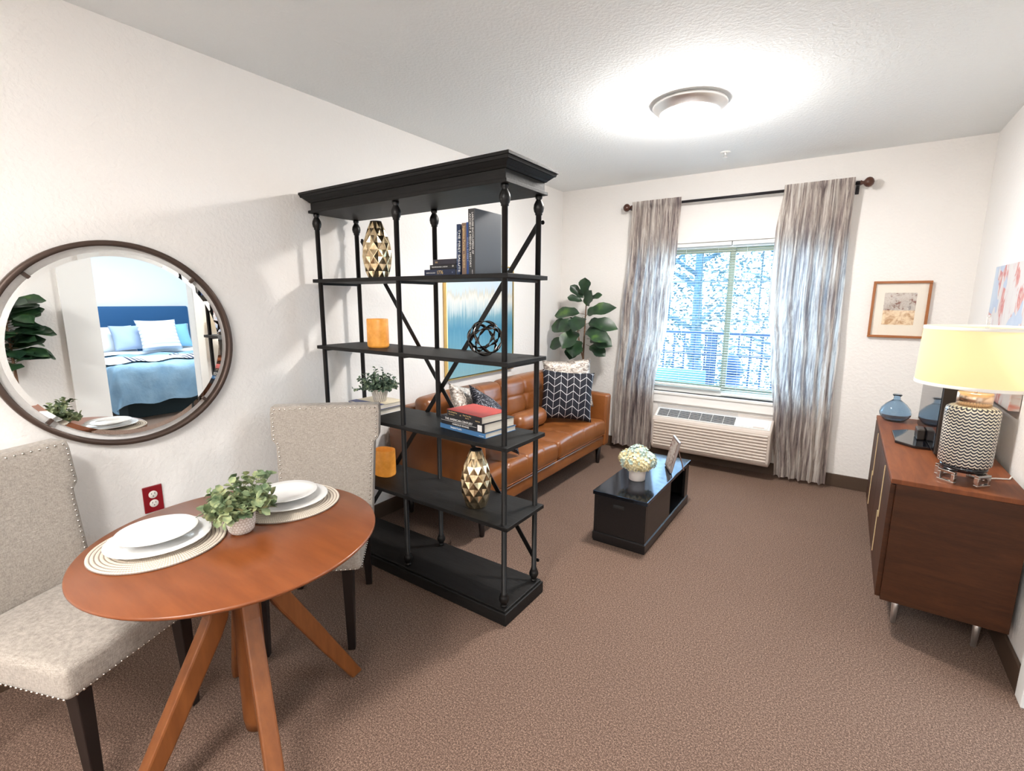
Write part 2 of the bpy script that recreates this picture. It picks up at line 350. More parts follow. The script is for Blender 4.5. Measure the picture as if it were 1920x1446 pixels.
def tag(o, label=None, cat=None, group=None, kind=None):
    for k, v in (('label', label), ('category', cat), ('group', group), ('kind', kind)):
        if v: o[k] = v
    return o
def thing(name, label, cat, loc=(0, 0, 0), rz=0, group=None, rot=None):
    o = bpy.data.objects.new(name, None); COL.objects.link(o); o.empty_display_size = .05
    o.location = loc; o.rotation_euler = rot or (0, 0, rz); return tag(o, label, cat, group)
def struct(name, mb, mat, parent=None, bevel=0):
    o = mb.build(name, mat, parent, bevel)
    if not parent: o['kind'] = 'structure'
    return o
def kids(o): return [c for c in bpy.data.objects if c.parent == o]
def dup(root, loc, rz=None, label=None, rot=None):
    r = root.copy(); COL.objects.link(r); r.location = loc
    if rz is not None: r.rotation_euler = (0, 0, rz)
    if rot is not None: r.rotation_euler = rot
    if label: r['label'] = label
    for ch in kids(root):
        c = ch.copy(); COL.objects.link(c); c.parent = r
        for g in kids(ch): d = g.copy(); COL.objects.link(d); d.parent = c
    return r
def lettering(txt, h, mat, parent, M, name='title', squeeze=1., ext=.0003, align='LEFT', width=None):
    cu = bpy.data.curves.new('t', 'FONT'); cu.body = txt; cu.size = h; cu.align_x = align; cu.align_y = 'CENTER'; cu.extrude = ext
    to = bpy.data.objects.new('t', cu); COL.objects.link(to); bpy.context.view_layer.update()
    dg = bpy.context.evaluated_depsgraph_get(); me = bpy.data.meshes.new_from_object(to.evaluated_get(dg))
    bpy.data.objects.remove(to); me.name = name
    if width:
        xs = [v.co.x for v in me.vertices]; squeeze = width / (max(xs) - min(xs))
    for v in me.vertices: v.co = M @ Vector((v.co.x * squeeze, v.co.y, v.co.z))
    me.materials.clear(); me.materials.append(MT[mat]); o = bpy.data.objects.new(name, me); COL.objects.link(o); o.parent = parent; return o

# ------------------------------------------------------------------ room shell
D, R, H = 4.351, 3.05, 2.44
YF = -2.3; BX = 6.55; DY0, DY1 = 1.47, 2.24
struct('floor', MB().box(-.12, BX + .1, YF - .1, D + .12, -.1, 0), 'carpet')
struct('ceiling', MB().box(-.12, BX + .1, YF - .1, D + .12, H, H + .1), 'ceil')
struct('wall_left', MB().box(-.12, 0, YF, D, 0, H), 'wall')
WX0, WX1, WZ0, WZ1 = .76, 2.33, .60, 1.89
m = MB(); m.box(-.12, WX0, D, D + .12, 0, H); m.box(WX1, R + .12, D, D + .12, 0, H); m.box(WX0, WX1, D, D + .12, 0, WZ0); m.box(WX0, WX1, D, D + .12, WZ1, H)
struct('wall_back', m, 'wall')
m = MB(); m.box(R, R + .12, YF, DY0, 0, H); m.box(R, R + .12, DY1, D, 0, H); m.box(R, R + .12, DY0, DY1, 2.06, H); struct('wall_right', m, 'wall')
struct('wall_front', MB().box(-.12, R + .12, YF - .12, YF, 0, H), 'wall')
struct('wall_bedroom_far', MB().box(BX, BX + .1, .5, D, 0, H), 'bedwall')
struct('wall_bedroom_near', MB().box(R + .12, BX, .5, .6, 0, H), 'bedwall')
struct('wall_bedroom_back', MB().box(R + .12, BX, D, D + .12, 0, H), 'bedwall')
struct('trim_1', MB().box(R - .03, R - .002, 1.235, DY0, 0, H - .002), 'white_trim')
struct('trim_2', MB().box(R - .015, R - .002, DY1, DY1 + .07, 0, 2.13), 'white_trim', bevel=.003)
def bb(name, x0, x1, y0, y1):
    struct(name, MB().box(x0, x1, y0, y1, 0, .1), 'base', bevel=.003)
bb('baseboard_left', .0005, .014, YF, D - .02); bb('baseboard_back', .016, R - .016, D - .014, D - .0005); bb('baseboard_right', R - .014, R - .0005, DY1 + .075, D - .016)
bb('baseboard_right_near', R - .014, R - .0005, YF, 1.23)

# window
win = bpy.data.objects.new('window_1', None); COL.objects.link(win); win['kind'] = 'structure'; win.location = (1.545, D, WZ0)
def WB(n, m, mat, parent=win, bevel=0):
    m.xf(Matrix.Translation((-1.545, -D, -WZ0))); return m.build(n, mat, parent, bevel)
MX = 1.56
m = MB(); e = .045
m.box(WX0, WX0 + e, D + .05, D + .115, WZ0, WZ1); m.box(WX1 - e, WX1, D + .05, D + .115, WZ0, WZ1); m.box(WX0 + e, WX1 - e, D + .05, D + .115, WZ0, WZ0 + e); m.box(WX0 + e, WX1 - e, D + .05, D + .115, WZ1 - e, WZ1)
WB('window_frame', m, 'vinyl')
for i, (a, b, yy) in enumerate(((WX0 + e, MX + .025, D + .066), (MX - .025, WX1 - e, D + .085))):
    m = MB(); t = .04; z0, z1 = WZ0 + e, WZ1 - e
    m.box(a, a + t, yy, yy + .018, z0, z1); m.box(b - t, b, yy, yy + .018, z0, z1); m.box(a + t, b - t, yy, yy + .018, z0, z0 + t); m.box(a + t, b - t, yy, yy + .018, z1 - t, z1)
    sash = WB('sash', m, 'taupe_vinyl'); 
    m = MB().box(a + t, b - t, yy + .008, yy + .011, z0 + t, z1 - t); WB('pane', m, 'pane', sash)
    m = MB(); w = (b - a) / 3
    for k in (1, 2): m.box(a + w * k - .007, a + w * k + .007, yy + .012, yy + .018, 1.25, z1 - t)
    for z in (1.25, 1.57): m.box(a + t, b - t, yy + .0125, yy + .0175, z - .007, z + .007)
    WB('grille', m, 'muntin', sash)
m = MB().box(WX0 - .02, WX1 + .02, D - .03, D + .05, WZ0 - .022, WZ0); m.box(WX0 - .01, WX1 + .01, D - .018, D - .001, WZ0 - .10, WZ0 - .022); WB('sill', m, 'white_trim', bevel=.003)

# blinds
def blind(x0, x1, zb, label):
    t = thing('window_blind', label, 'blind', ((x0 + x1) / 2, D + .030, WZ1), group='white slatted window blinds'); w = (x1 - x0) / 2
    MB().box(-w, w, -.014, .014, -.032, -.002).build('head_rail', 'vinyl', t, .002)
    m = MB(); n = int((WZ1 - zb - .06) / .021)
    for k in range(n):
        z = -.05 - k * .021; tl = .0006
        m.add([(-w, -.0115, z - tl), (w, -.0115, z - tl), (w, .0, z + .0012), (-w, .0, z + .0012), (w, .0115, z + tl), (-w, .0115, z + tl)], [(0, 1, 2, 3), (3, 2, 4, 5)])
    m.build('slat', 'slat', t)
    MB().box(-w, w, -.0125, .0125, zb - WZ1, zb - WZ1 + .018).build('bottom_rail', 'vinyl', t, .002)
    for x in (-w * .7, w * .1, w * .75): MB().tube([(x, -.0135, -.03), (x, -.0135, zb - WZ1 + .01)], .0009, 5).build('cord', 'vinyl', t)
    return t
blind(WX0 + .006, MX - .003, .655, 'white slatted blind over the window sash beside the grey streaked curtain near the fig tree')
blind(MX + .003, WX1 - .006, .612, 'white slatted blind over the window sash next to the curtain near the framed print')

# curtain rod
t = thing('curtain_rod', 'dark curtain rod with round walnut ball finials above the window', 'curtain rod', (1.54, 4.262, 2.213))
MB().tube([(-.80, 0, 0), (.83, 0, 0)], .011, 12).build('rod', 'rod', t)
fin = [(.012, 0), (.018, .004), (.012, .012), (.011, .02), (.020, .026), (.030, .036), (.034, .050), (.030, .064), (.018, .076), (.0, .081)]
MB().lathe(fin, (.83, 0, 0), 20, axis='x').build('finial', 'finial', t)
MB().lathe([(r, -z) for r, z in fin][::-1], (-.80, 0, 0), 20, axis='x').build('finial', 'finial', t)
for x in (-.812, .818):
    MB().box(x - .008, x + .008, -.013, .085, -.022, -.011).box(x - .011, x + .011, .079, .0875, -.06, .03).build('bracket', 'rod', t, .002)

def curtain(label, edges, folds, seed, loc):
    rnd = random.Random(seed); t = thing('curtain', label, 'curtain', loc, group='grey streaked curtains')
    nz, nx = 60, 150; vs = []; fs = []; ph = [rnd.uniform(0, 6) for _ in range(4)]; zt = 2.252; zb = edges[-1][0]
    def ed(z):
        for (z0, a0, b0), (z1, a1, b1) in zip(edges, edges[1:]):
            if z1 <= z <= z0:
                k = (z0 - z) / (z0 - z1); k = k * k * (3 - 2 * k); return a0 + (a1 - a0) * k, b0 + (b1 - b0) * k
        return edges[-1][1:]
    for i in range(nz + 1):
        z = zt + (zb - zt) * i / nz; a, b = ed(z); dn = (zt - z) / (zt - zb)
        amp = .010 + .030 * min(1, dn * 4)
        for j in range(nx + 1):
            u = j / nx; uu = u + .018 * sin(5 * u + ph[0] + 2.2 * dn) + .012 * sin(11 * u + ph[1] - 3 * dn)
            y = amp * (.75 * sin(2 * pi * folds * uu + ph[2]) + .35 * sin(2 * pi * folds * 1.9 * uu + ph[3] + dn * 1.5))
            if dn < .03: y = y * .5 - .014
            else: y -= .012
            vs.append((a + (b - a) * (u + .012 * sin(2 * pi * folds * uu)) - loc[0], 4.262 + y * .8 - loc[1] - .008, z - loc[2]))
    for i in range(nz):
        for j in range(nx): k = i * (nx + 1) + j; fs.append((k, k + nx + 1, k + nx + 2, k + 1))
    MB().add(vs, fs, 0, True).build('fabric', 'curtain', t)
    return t
curtain('grey and cream streaked curtain hanging beside the fig tree', [(2.26, .745, 1.166), (1.9, .735, 1.150), (1.24, .69, 1.105), (.62, .655, 1.02), (.06, .645, 1.015)], 5, 3, (.9, 4.26, 0))
curtain('grey and cream streaked curtain hanging beside the small framed print', [(2.26, 1.912, 2.345), (1.9, 1.878, 2.345), (1.43, 1.875, 2.35), (.95, 1.93, 2.36), (.5, 1.985, 2.365), (.03, 2.03, 2.375)], 5, 8, (2.15, 4.26, 0))

# wall air conditioner
t = thing('wall_air_conditioner', 'beige ribbed wall air conditioner under the window', 'air conditioner', (1.535, D - .02, .12)); W2 = .465
prof = [(-.002, 0), (-.19, 0), (-.215, .012), (-.225, .035), (-.225, .266), (-.217, .284), (-.205, .292), (-.10, .355), (-.002, .360)]
MB().prism(prof, -W2, W2).build('body', 'ptac', t, .012, bseg=3)
for k in range(9):
    z = .050 + k * .0250
    MB().prism([(-.223 - .0115 * cos(rad(q)) , z + .0092 * sin(rad(q))) for q in range(90, -91, -20)], -W2 + .02, W2 - .02).build('rib', 'ptac', t, .004)
sl = math.atan2(.063, .105)
def PT(x0, x1, d0, d1, h0, h1):
    """box lying on the sloped top: d from the front edge backwards"""
    M = Matrix.Translation((0, -.205, .292)) @ Matrix.Rotation(sl, 4, 'X'); return MB().box(x0, x1, d0, d1, h0, h1).xf(M)
PT(-W2 + .014, W2 - .014, .004, .118, .0002, .004).build('top_cover', 'ptac_top', t, .003)
g = PT(-W2 + .03, .195, .012, .104, .0042, .0050).build('vent', 'grille_dark', t)
m = MB()
for k in range(8): m2 = PT(-W2 + .03, .195, .0125 + k * .0127, .0147 + k * .0127, .0051, .0060); m.add(m2.v, m2.f)
for k in range(8):
    x = -W2 + .03 + k * (.195 + W2 - .03 - .003) / 7; m2 = PT(x, x + .003, .012, .104, .0051, .0059); m.add(m2.v, m2.f)
m.build('grille', 'ptac_top', g)
dr = PT(.225, W2 - .03, .012, .110, .0042, .0075).build('control_door', 'ptac_top', t, .002)
PT(.33, .41, .014, .028, .0076, .0084).build('finger_slot', 'ptac', dr)
M0 = Matrix.Translation((0, -.205, .292)) @ Matrix.Rotation(sl, 4, 'X')
MB().box(-W2 + .01, .205, .112, .1145, .0042, .055).xf(M0).build('air_deflector', 'clear', t)

# ------------------------------------------------------------------ outside
deck = struct('balcony_deck', MB().box(-2, 6, D + .2, 5.9, -.25, -.05), 'deck')
struct('ground_outside', MB().box(-20, 24, 5.95, 40, -3.2, -3.0), 'grass')
t = thing('balcony_railing', 'dark metal balcony railing with thin vertical bars outside the window', 'railing', (1.5, 5.7, -.05))
MB().box(-3.2, 4., -.025, .025, 1.09, 1.125).build('top_rail', 'rail', t); MB().box(-3.2, 4., -.015, .015, .86, .885).build('middle_rail', 'rail', t); MB().box(-3.2, 4., -.015, .015, .10, .125).build('bottom_rail', 'rail', t)
for x in (-1.9, -.32, 1.26, 2.84): MB().box(x - .045, x + .045, -.04, .04, .0, 1.10).build('post', 'rail', t)
for k in range(62):
    x = -3.15 + k * .115
    MB().box(x - .009, x + .009, -.009, .009, .125, 1.09).build('baluster', 'rail', t)
t = thing('outdoor_bin', 'narrow dark blue round-topped bin on the balcony behind the window', 'bin', (1.475, 5.25, -.05))
MB().lathe([(0, 0), (.085, 0), (.09, .02), (.092, .74), (0, .74)], seg=28).build('drum', 'patio', t)
MB().lathe([(0, .741), (.096, .741), (.096, .78), (.085, .86), (.05, .92), (0, .94)], seg=28).build('lid', 'patio', t)
t = thing('patio_bench', 'low pale blue bench on the balcony behind the window', 'bench', (.75, 5.2, -.05))
MB().rbox((.48, .18, .05), .02, (4, 2, 1), (0, 0, .42)).build('seat', 'patio2', t); MB().box(-.46, .46, .14, .17, .47, .72).build('backrest', 'patio2', t)
for sx in (-.42, .42): MB().box(sx - .03, sx + .03, -.15, .15, .0, .37).build('leg', 'patio2', t)
def outtree(x, y, h, rr, label, seed, n=4200):
    rnd = random.Random(seed); t = thing('outdoor_tree', label, 'tree', (x, y, -3.0), group='trees beyond the balcony')
    m = MB().tube([(0, 0, 0), (.1, 0, h * .4), (.0, .05, h * .9)], [.2, .14, .05], 8)
    for k in range(9):
        a = rnd.uniform(0, 6.3); z = h * rnd.uniform(.3, .8); m.tube([(0, 0, z), (cos(a) * rr * .5, sin(a) * rr * .5, z + .4), (cos(a) * rr * .9, sin(a) * rr * .9, z + .6)], [.06, .035, .015], 6)
    m.build('trunk', 'outbark', t)
    m = MB()
    for k in range(n):
        u = rnd.random(); a = rnd.uniform(0, 6.3); z = h * (.22 + .80 * u); R_ = rr * (.35 + .65 * sin(pi * min(1, u * .9 + .1))) * rnd.uniform(.2, 1.)
        c = Vector((cos(a) * R_, sin(a) * R_, z)); d = Vector((rnd.uniform(-1, 1), rnd.uniform(-1, 1), rnd.uniform(-.6, .6))).normalized(); e = d.orthogonal().normalized(); s_ = rnd.uniform(.035, .085)
        m.add([c - d * s_, c - e * s_ * .5, c + d * s_, c + e * s_ * .5], [(0, 1, 2, 3)])
    m.build('foliage', 'outleaf', t); return t
outtree(-.5, 11.5, 7.2, 1.6, 'tall leafy tree seen through the window sash nearer the fig tree', 1)
outtree(3.0, 10.8, 7.6, 1.5, 'tall narrow tree with a dark trunk seen through the other window sash', 2)
outtree(.9, 16.5, 8.0, 2.6, 'broad pale tree farthest back between the two nearer trees', 3, 5000)

# ------------------------------------------------------------------ dining table
TC = (.962, .652); TZ = .715; TR = .392
t = thing('dining_table', 'small round cherry wood dining table on four splayed curved legs', 'table', (TC[0], TC[1], 0))
MB().lathe([(0, TZ - .026), (TR - .03, TZ - .026), (TR - .008, TZ - .014), (TR, TZ - .006), (TR - .001, TZ - .002), (TR - .004, TZ), (0, TZ)], seg=96).build('table_top', 'table', t)
MB().lathe([(0, .06), (.035, .06), (.04, .1), (.04, .66), (.11, .672), (.11, .688), (0, .688)], seg=24).build('pedestal', 'tleg', t)
for a in (87, 163, 268, -19):
    pts = [(.068, 0, .672), (.070, 0, .60), (.075, 0, .54), (.088, 0, .487), (.110, 0, .442), (.160, 0, .353), (.25, 0, .192), (.357, 0, .0)]
    m = MB().strip(pts, [.046] * 8, [.054, .052, .052, .056, .058, .056, .052, .048], up=(1, 0, .3)); m.v = [(x, y, max(z, .0005)) for x, y, z in m.v]
    m.xf(Matrix.Rotation(rad(a), 4, 'Z')).build('leg', 'tleg', t, .006)

def placemat(x, y, label):
    t = thing('placemat', label, 'placemat', (x, y, TZ + .0005), group='woven placemats')
    prof = [(0, .004)]; r = 0
    for k in range(16): prof += [(.01035 * k + .001, .0048), (.01035 * k + .005, .0072), (.01035 * (k + 1) - .001, .0048)]
    prof += [(.1655, .002), (.163, 0), (0, 0)]
    MB().lathe(prof[::-1], seg=96, cap=False).build('woven_disc', 'woven', t); return t
def plate(x, y, z, r, name, label, group):
    t = thing(name, label, 'plate', (x, y, z), group=group)
    pr = [(0, 0), (r * .60, 0), (r * .66, .003), (r * .97, .0145), (r, .0165), (r * .985, .0178), (r * .70, .0085), (r * .62, .0052), (0, .0045)]
    MB().lathe(pr, seg=72).build('dish', 'white_china', t); return t
for (x, y, w) in ((.842, .492, 'in front of the nearer chair in the room corner by the mirror'), (.874, .862, 'in front of the chair beside the black shelf')):
    placemat(x, y, 'round woven straw placemat ' + ('in front of the chair under the mirror' if y < .7 else 'in front of the chair beside the black shelf'))
    plate(x, y, TZ + .0082, .128, 'dinner_plate', 'large white plate lying on the placemat ' + ('under the mirror' if y < .7 else 'beside the black shelf'), 'white dinner plates')
    plate(x - .006, y - .002, TZ + .0268, .100, 'salad_plate', 'smaller white plate stacked on the larger plate ' + ('under the mirror' if y < .7 else 'beside the black shelf'), 'white salad plates')

# leafy sprays
def leaf_quad(m, c, d, up, L, W, cup=.25, mi=0):
    d = d.normalized(); sd = d.cross(up)
    if sd.length < 1e-4: sd = d.orthogonal()
    sd.normalize(); n = sd.cross(d)
    P = [c, c + d * L * .3 + sd * W * .42 + n * cup * W * .5, c + d * L * .7 + sd * W * .45 + n * cup * W * .5, c + d * L, c + d * L * .7 - sd * W * .45 + n * cup * W * .5, c + d * L * .3 - sd * W * .42 + n * cup * W * .5, c + d * L * .5]
    m.add(P, [(0, 1, 6), (1, 2, 6), (2, 3, 6), (3, 4, 6), (4, 5, 6), (5, 0, 6)], mi, True)
def spray(parent, base, n, Lmin, Lmax, leaf, mat, seed, spread=1.15, step=.02, rr=.02, droop=.25, zmin=-9):
    rnd = random.Random(seed); st = MB(); lf = MB()
    for k in range(n):
        a = 2 * pi * k / n * 1.618 * 2 + rnd.uniform(-.3, .3); th = spread * math.sqrt(rnd.random()); L = rnd.uniform(Lmin, Lmax) * (1 - .25 * th / 1.6)
        p = Vector(base) + Vector((cos(a), sin(a), 0)) * rr * rnd.random(); d = Vector((cos(a) * sin(th), sin(a) * sin(th), cos(th))); pts = [p.copy()]; q = 0
        while q < L:
            d = (d + Vector((rnd.uniform(-.12, .12), rnd.uniform(-.12, .12), -droop * step * 6 * sin(th)))).normalized(); p = p + d * step; q += step; pts.append(p.copy())
            if q > L * .22:
                for sg in (0, 1):
                    b = rnd.uniform(0, 6.3); o = d.orthogonal().normalized(); o.rotate(Matrix.Rotation(b + sg * pi, 3, d)); dd = (o + d * .5).normalized(); s_ = leaf * rnd.uniform(.7, 1.15)
                    if p.z < zmin: continue
                    leaf_quad(lf, p, dd, Vector((rnd.uniform(-.5, .5), rnd.uniform(-.5, .5), 1)), s_, s_ * .85)
        st.tube(pts, .0011, 5)
    st.build('stems', mat, parent); lf.build('foliage', mat, parent)
t = thing('potted_greenery', 'small potted eucalyptus in a white dashed pot at the centre of the dining table', 'plant', (.956, .663, TZ + .0005))
MB().lathe([(0, 0), (.027, 0), (.034, .008), (.0395, .03), (.041, .055), (.0395, .078), (.037, .080), (.035, .074), (.033, .06), (0, .06)], seg=36).build('pot', 'dashpot', t)
MB().lathe([(0, .0605), (.032, .0605), (.02, .068), (0, .070)], seg=20).build('soil', 'soil', t)
spray(t, (0, 0, .066), 58, .05, .118, .0275, 'euc', 5, 1.38, .0145, .025, .45, .058)

# ------------------------------------------------------------------ dining chairs
def make_chair():
    """faces +x; origin on the floor under the middle of the seat"""
    t = thing('dining_chair', '', 'chair', (0, 0, 0), group='nailhead dining chairs')
    SW, F, B = .215, .245, -.205          # half width, seat front, seat rear
    def seatfn(p):
        q = Vector(p)
        if p.z > 0: q.z += .012 * (1 - (p.x / .23) ** 2) * (1 - (p.y / .22) ** 2)
        q.y *= 1 + .05 * p.x / .24
        return q
    MB().rbox(((F - B) / 2, SW, .048), .022, (10, 10, 3), ((F + B) / 2, 0, .408), seatfn).build('seat', 'linen', t)
    def back(u, z):  # half width at height z
        if z > .765: return .243 + .006 * (z - .765) / .15
        if z > .735: k = (z - .735) / .03; return .222 + .021 * k * k * (3 - 2 * k)
        return .205 + .017 * (z - .36) / .375
    # backrest: closed slab with the wings
    zs = [.36 + (.725 - .36) * k / 12 for k in range(13)] + [.735, .743, .75, .757, .765, .80, .84, .88, .905, .913]
    us = [-1 + 2 * k / 16 for k in range(17)]; vs = []; fs = []; n = len(us)
    def xb(z): return -.205 - .085 * ((z - .40) / .5) if z > .40 else -.205
    for side in (0, 1):
        for z in zs:
            hw = back(1, z); rd = .0 if z < .905 else .004
            for u in us:
                x = xb(z) - (0 if side == 0 else .075) + .018 * u * u * (1 if side == 0 else .6)
                vs.append((x - (.006 if side == 0 else -.006) * (abs(u) > .97 or z > .91), u * (hw - rd), z))
    nz = len(zs); o = n * nz
    for i in range(nz - 1):
        for j in range(n - 1):
            a = i * n + j; fs.append((a, a + 1, a + n + 1, a + n)); fs.append((o + a, o + a + n, o + a + n + 1, o + a + 1))
        a = i * n; fs.append((a, a + n, o + a + n, o + a)); a = i * n + n - 1; fs.append((a, o + a, o + a + n, a + n))
    for j in range(n - 1):
        a = (nz - 1) * n + j; fs.append((a, a + 1, o + a + 1, o + a)); a = j; fs.append((a, o + a, o + a + 1, a + 1))
    MB().add(vs, fs, 0, True).build('backrest', 'linen', t, .006)
    # nailheads
    def nails(pts, nrm, par, name):
        m = MB(); prof = [(.0042, 0), (.0036, .0014), (.002, .0024), (0, .0028)]
        for p, nn in pts:
            q = Vector((0, 0, 1)).rotation_difference(Vector(nn)).to_matrix().to_4x4(); a = len(m.v); m.lathe(prof, (0, 0, 0), 8, cap=False); m.xf(Matrix.Translation(p) @ q, a)
        return m.build(name, 'nail', par)
    b = []
    for k in range(21):
        u = -.93 + 1.86 * k / 20; b.append(((xb(.90) + .018 * u * u + .0005, u * .243, .900), (1, 0, .1)))
    z = .882
    while z > .47:
        for sg in (-1, 1): b.append(((xb(z) + .018 * .86 + .0008, sg * (back(1, z) - .014), z), (1, 0, .1)))
        z -= .0195
    nails(b, None, t, 'back_nailhead_trim')
    nails([((F + .0005 + .0, -.2 + .4 * k / 23, .372), (1, 0, -.1)) for k in range(24)], None, t, 'seat_nailhead_trim')
    for sg in (-1, 1):
        b = []
        for k in range(23): x = F - .012 - k * .0188; b.append(((x, sg * (SW * (1 + .05 * (x - .02) / .24) + .0003), .372), (0, sg, -.1)))
        nails(b, None, t, 'seat_nailhead_trim')
    for sx, sy, tx in ((.195, .165, .01), (.195, -.165, .01), (-.215, .165, -.045), (-.215, -.165, -.045)):
        bt = [(sx + a * .014 + tx, sy * 1.0 + c * .014, .0005) for a, c in ((-1, -1), (1, -1), (1, 1), (-1, 1))]; tp = [(sx + a * .022, sy + c * .022, .366) for a, c in ((-1, -1), (1, -1), (1, 1), (-1, 1))]
        MB().hexa(bt, tp).build('leg', 'darkleg', t, .003)
    return t
ch = make_chair()
a1 = rad(23.5)
F1 = Vector((cos(a1), sin(a1))); L1 = Vector((-sin(a1), cos(a1)))
p1 = Vector((.820, .262)) - F1 * .245 + L1 * .215
ch.location = (p1.x, p1.y, 0); ch.rotation_euler = (0, 0, a1)
ch['label'] = 'grey linen dining chair with nailhead trim below the round mirror'
a2 = math.atan2(-.739, .674); F2 = Vector((.674, -.739)); L2 = Vector((.739, .674)); p2 = F2 * -.43 + L2 * 1.205
dup(ch, (p2.x, p2.y, 0), a2, 'beige linen dining chair with nailhead trim standing beside the black shelf')

# ------------------------------------------------------------------ mirror and outlet
t = thing('round_mirror', 'round wall mirror in a thin bronze double-ring frame', 'mirror', (.0, .727, 1.221))
MB().lathe([(.385, .002), (.385, .030), (.389, .034), (.401, .034), (.405, .028), (.405, .002), (.385, .002)], seg=96, axis='x', cap=False).build('frame', 'mframe', t)
for a in (45, 135, 225, 315):
    m = MB().box(.010, .024, -.006, .006, .360, .383); m.xf(Matrix.Rotation(rad(a), 4, 'X')).build('spacer', 'mframe', t)
MB().lathe([(.3625, .008), (.3625, .0192), (.345, .0205), (.3449, .0205), (0, .0205)], seg=96, axis='x', sm=False).build('glass', 'mirror', t)
for a in (0, 90, 180, 270): pass
t = thing('wall_outlet', 'red duplex wall outlet with ivory sockets below the mirror', 'outlet', (.0, .752, .555))
MB().box(.001, .007, -.036, .036, -.058, .058).build('cover_plate', 'red', t, .003)
for z in (-.020, .020):
    r = MB().lathe([(.0165, .007), (.0165, .0085), (.0155, .0092), (0, .0092)], (0, 0, z), 24, axis='x').build('socket', 'ivory', t)
    m = MB()
    for y in (-.006, .006): m.box(.0092, .0096, y - .001, y + .001, z + .001, z + .008)
    m.lathe([(.0022, .0092), (.0022, .0096), (0, .0096)], (0, 0, z - .007), 10, axis='x'); m.build('slot', 'slot', r)

# ------------------------------------------------------------------ bookshelf
SX0, SX1, SY0, SY1 = .040, 1.303, 1.551, 1.869
t = thing('bookshelf', 'tall open black bookshelf with iron posts and crossed rear braces', 'shelf', (.67, 1.71, 0))
ox, oy = .67, 1.71
def SB(m): return m.xf(Matrix.Translation((-ox, -oy, 0)))
X0, X1, Y0, Y1 = SX0, SX1, SY0, SY1
m = MB().box(X0, X1, Y0, Y1, .0005, .058); m.box(X0 + .008, X1 - .008, Y0 + .008, Y1 - .008, .058, .070); SB(m).build('base', 'blackwood', t, .004)
# cornice: stacked mouldings
m = MB()
def ring(o0, z0, o1, z1):
    b = [(X0 + .012 - min(o0, .034), Y0 + .012 - o0, z0), (X1 - .012 + o0, Y0 + .012 - o0, z0), (X1 - .012 + o0, Y1 - .012 + o0, z0), (X0 + .012 - min(o0, .034), Y1 - .012 + o0, z0)]
    q = [(X0 + .012 - min(o1, .034), Y0 + .012 - o1, z1), (X1 - .012 + o1, Y0 + .012 - o1, z1), (X1 - .012 + o1, Y1 - .012 + o1, z1), (X0 + .012 - min(o1, .034), Y1 - .012 + o1, z1)]
    m.hexa(b, q)
ring(.006, 1.842, .006, 1.856); ring(-.004, 1.856, -.004, 1.893); ring(.000, 1.893, .008, 1.901); ring(.008, 1.901, .026, 1.917); ring(.030, 1.917, .034, 1.929); ring(.038, 1.929, .038, 1.941)
SB(m).build('cornice', 'blackwood', t, .0015)
PX = (.073, .668, 1.270); PYF, PYR = 1.586, 1.834
for x in PX:
    for y in (PYF, PYR):
        pr = [(.016, .0705), (.016, .078), (.011, .082), (.014, .086), (.021, .097), (.023, .107), (.020, .120), (.015, .128), (.016, .131), (.012, .134), (.012, 1.760), (.016, 1.763), (.015, 1.768), (.020, 1.776), (.023, 1.790), (.021, 1.804), (.014, 1.818), (.011, 1.824), (.015, 1.830), (.015, 1.8415)]
        SB(MB().lathe(pr, (x, y, 0), 16)).build('post', 'blackmetal', t)
for z in (1.51, 1.161, .808, .457):
    SB(MB().box(X0 + .004, X1, Y0 + .008, Y1 - .006, z - .018, z)).build('shelf_board', 'blackwood', t, .002)
    for x in PX: SB(MB().box(x - .006, x + .006, PYF, PYR, z - .030, z - .0185)).build('support_bar', 'blackmetal', t)
for (a, b) in (((.085, 1.735), (1.262, .165)), ((1.262, 1.735), (.085, .165))):
    m = MB().strip([(a[0], 1.853 + (.004 if a[0] < .5 else 0), a[1]), (b[0], 1.853 + (.004 if a[0] < .5 else 0), b[1])], .004, .024, up=(0, 0, 1)); br = SB(m).build('brace', 'blackmetal', t)
for z in (1.735, .165): 
    for x in (.085, 1.275): SB(MB().lathe([(.009, 0), (.009, .004), (.006, .008), (0, .009)], (x, 1.858, z), 12, axis='y')).build('bolt', 'blackmetal', t)

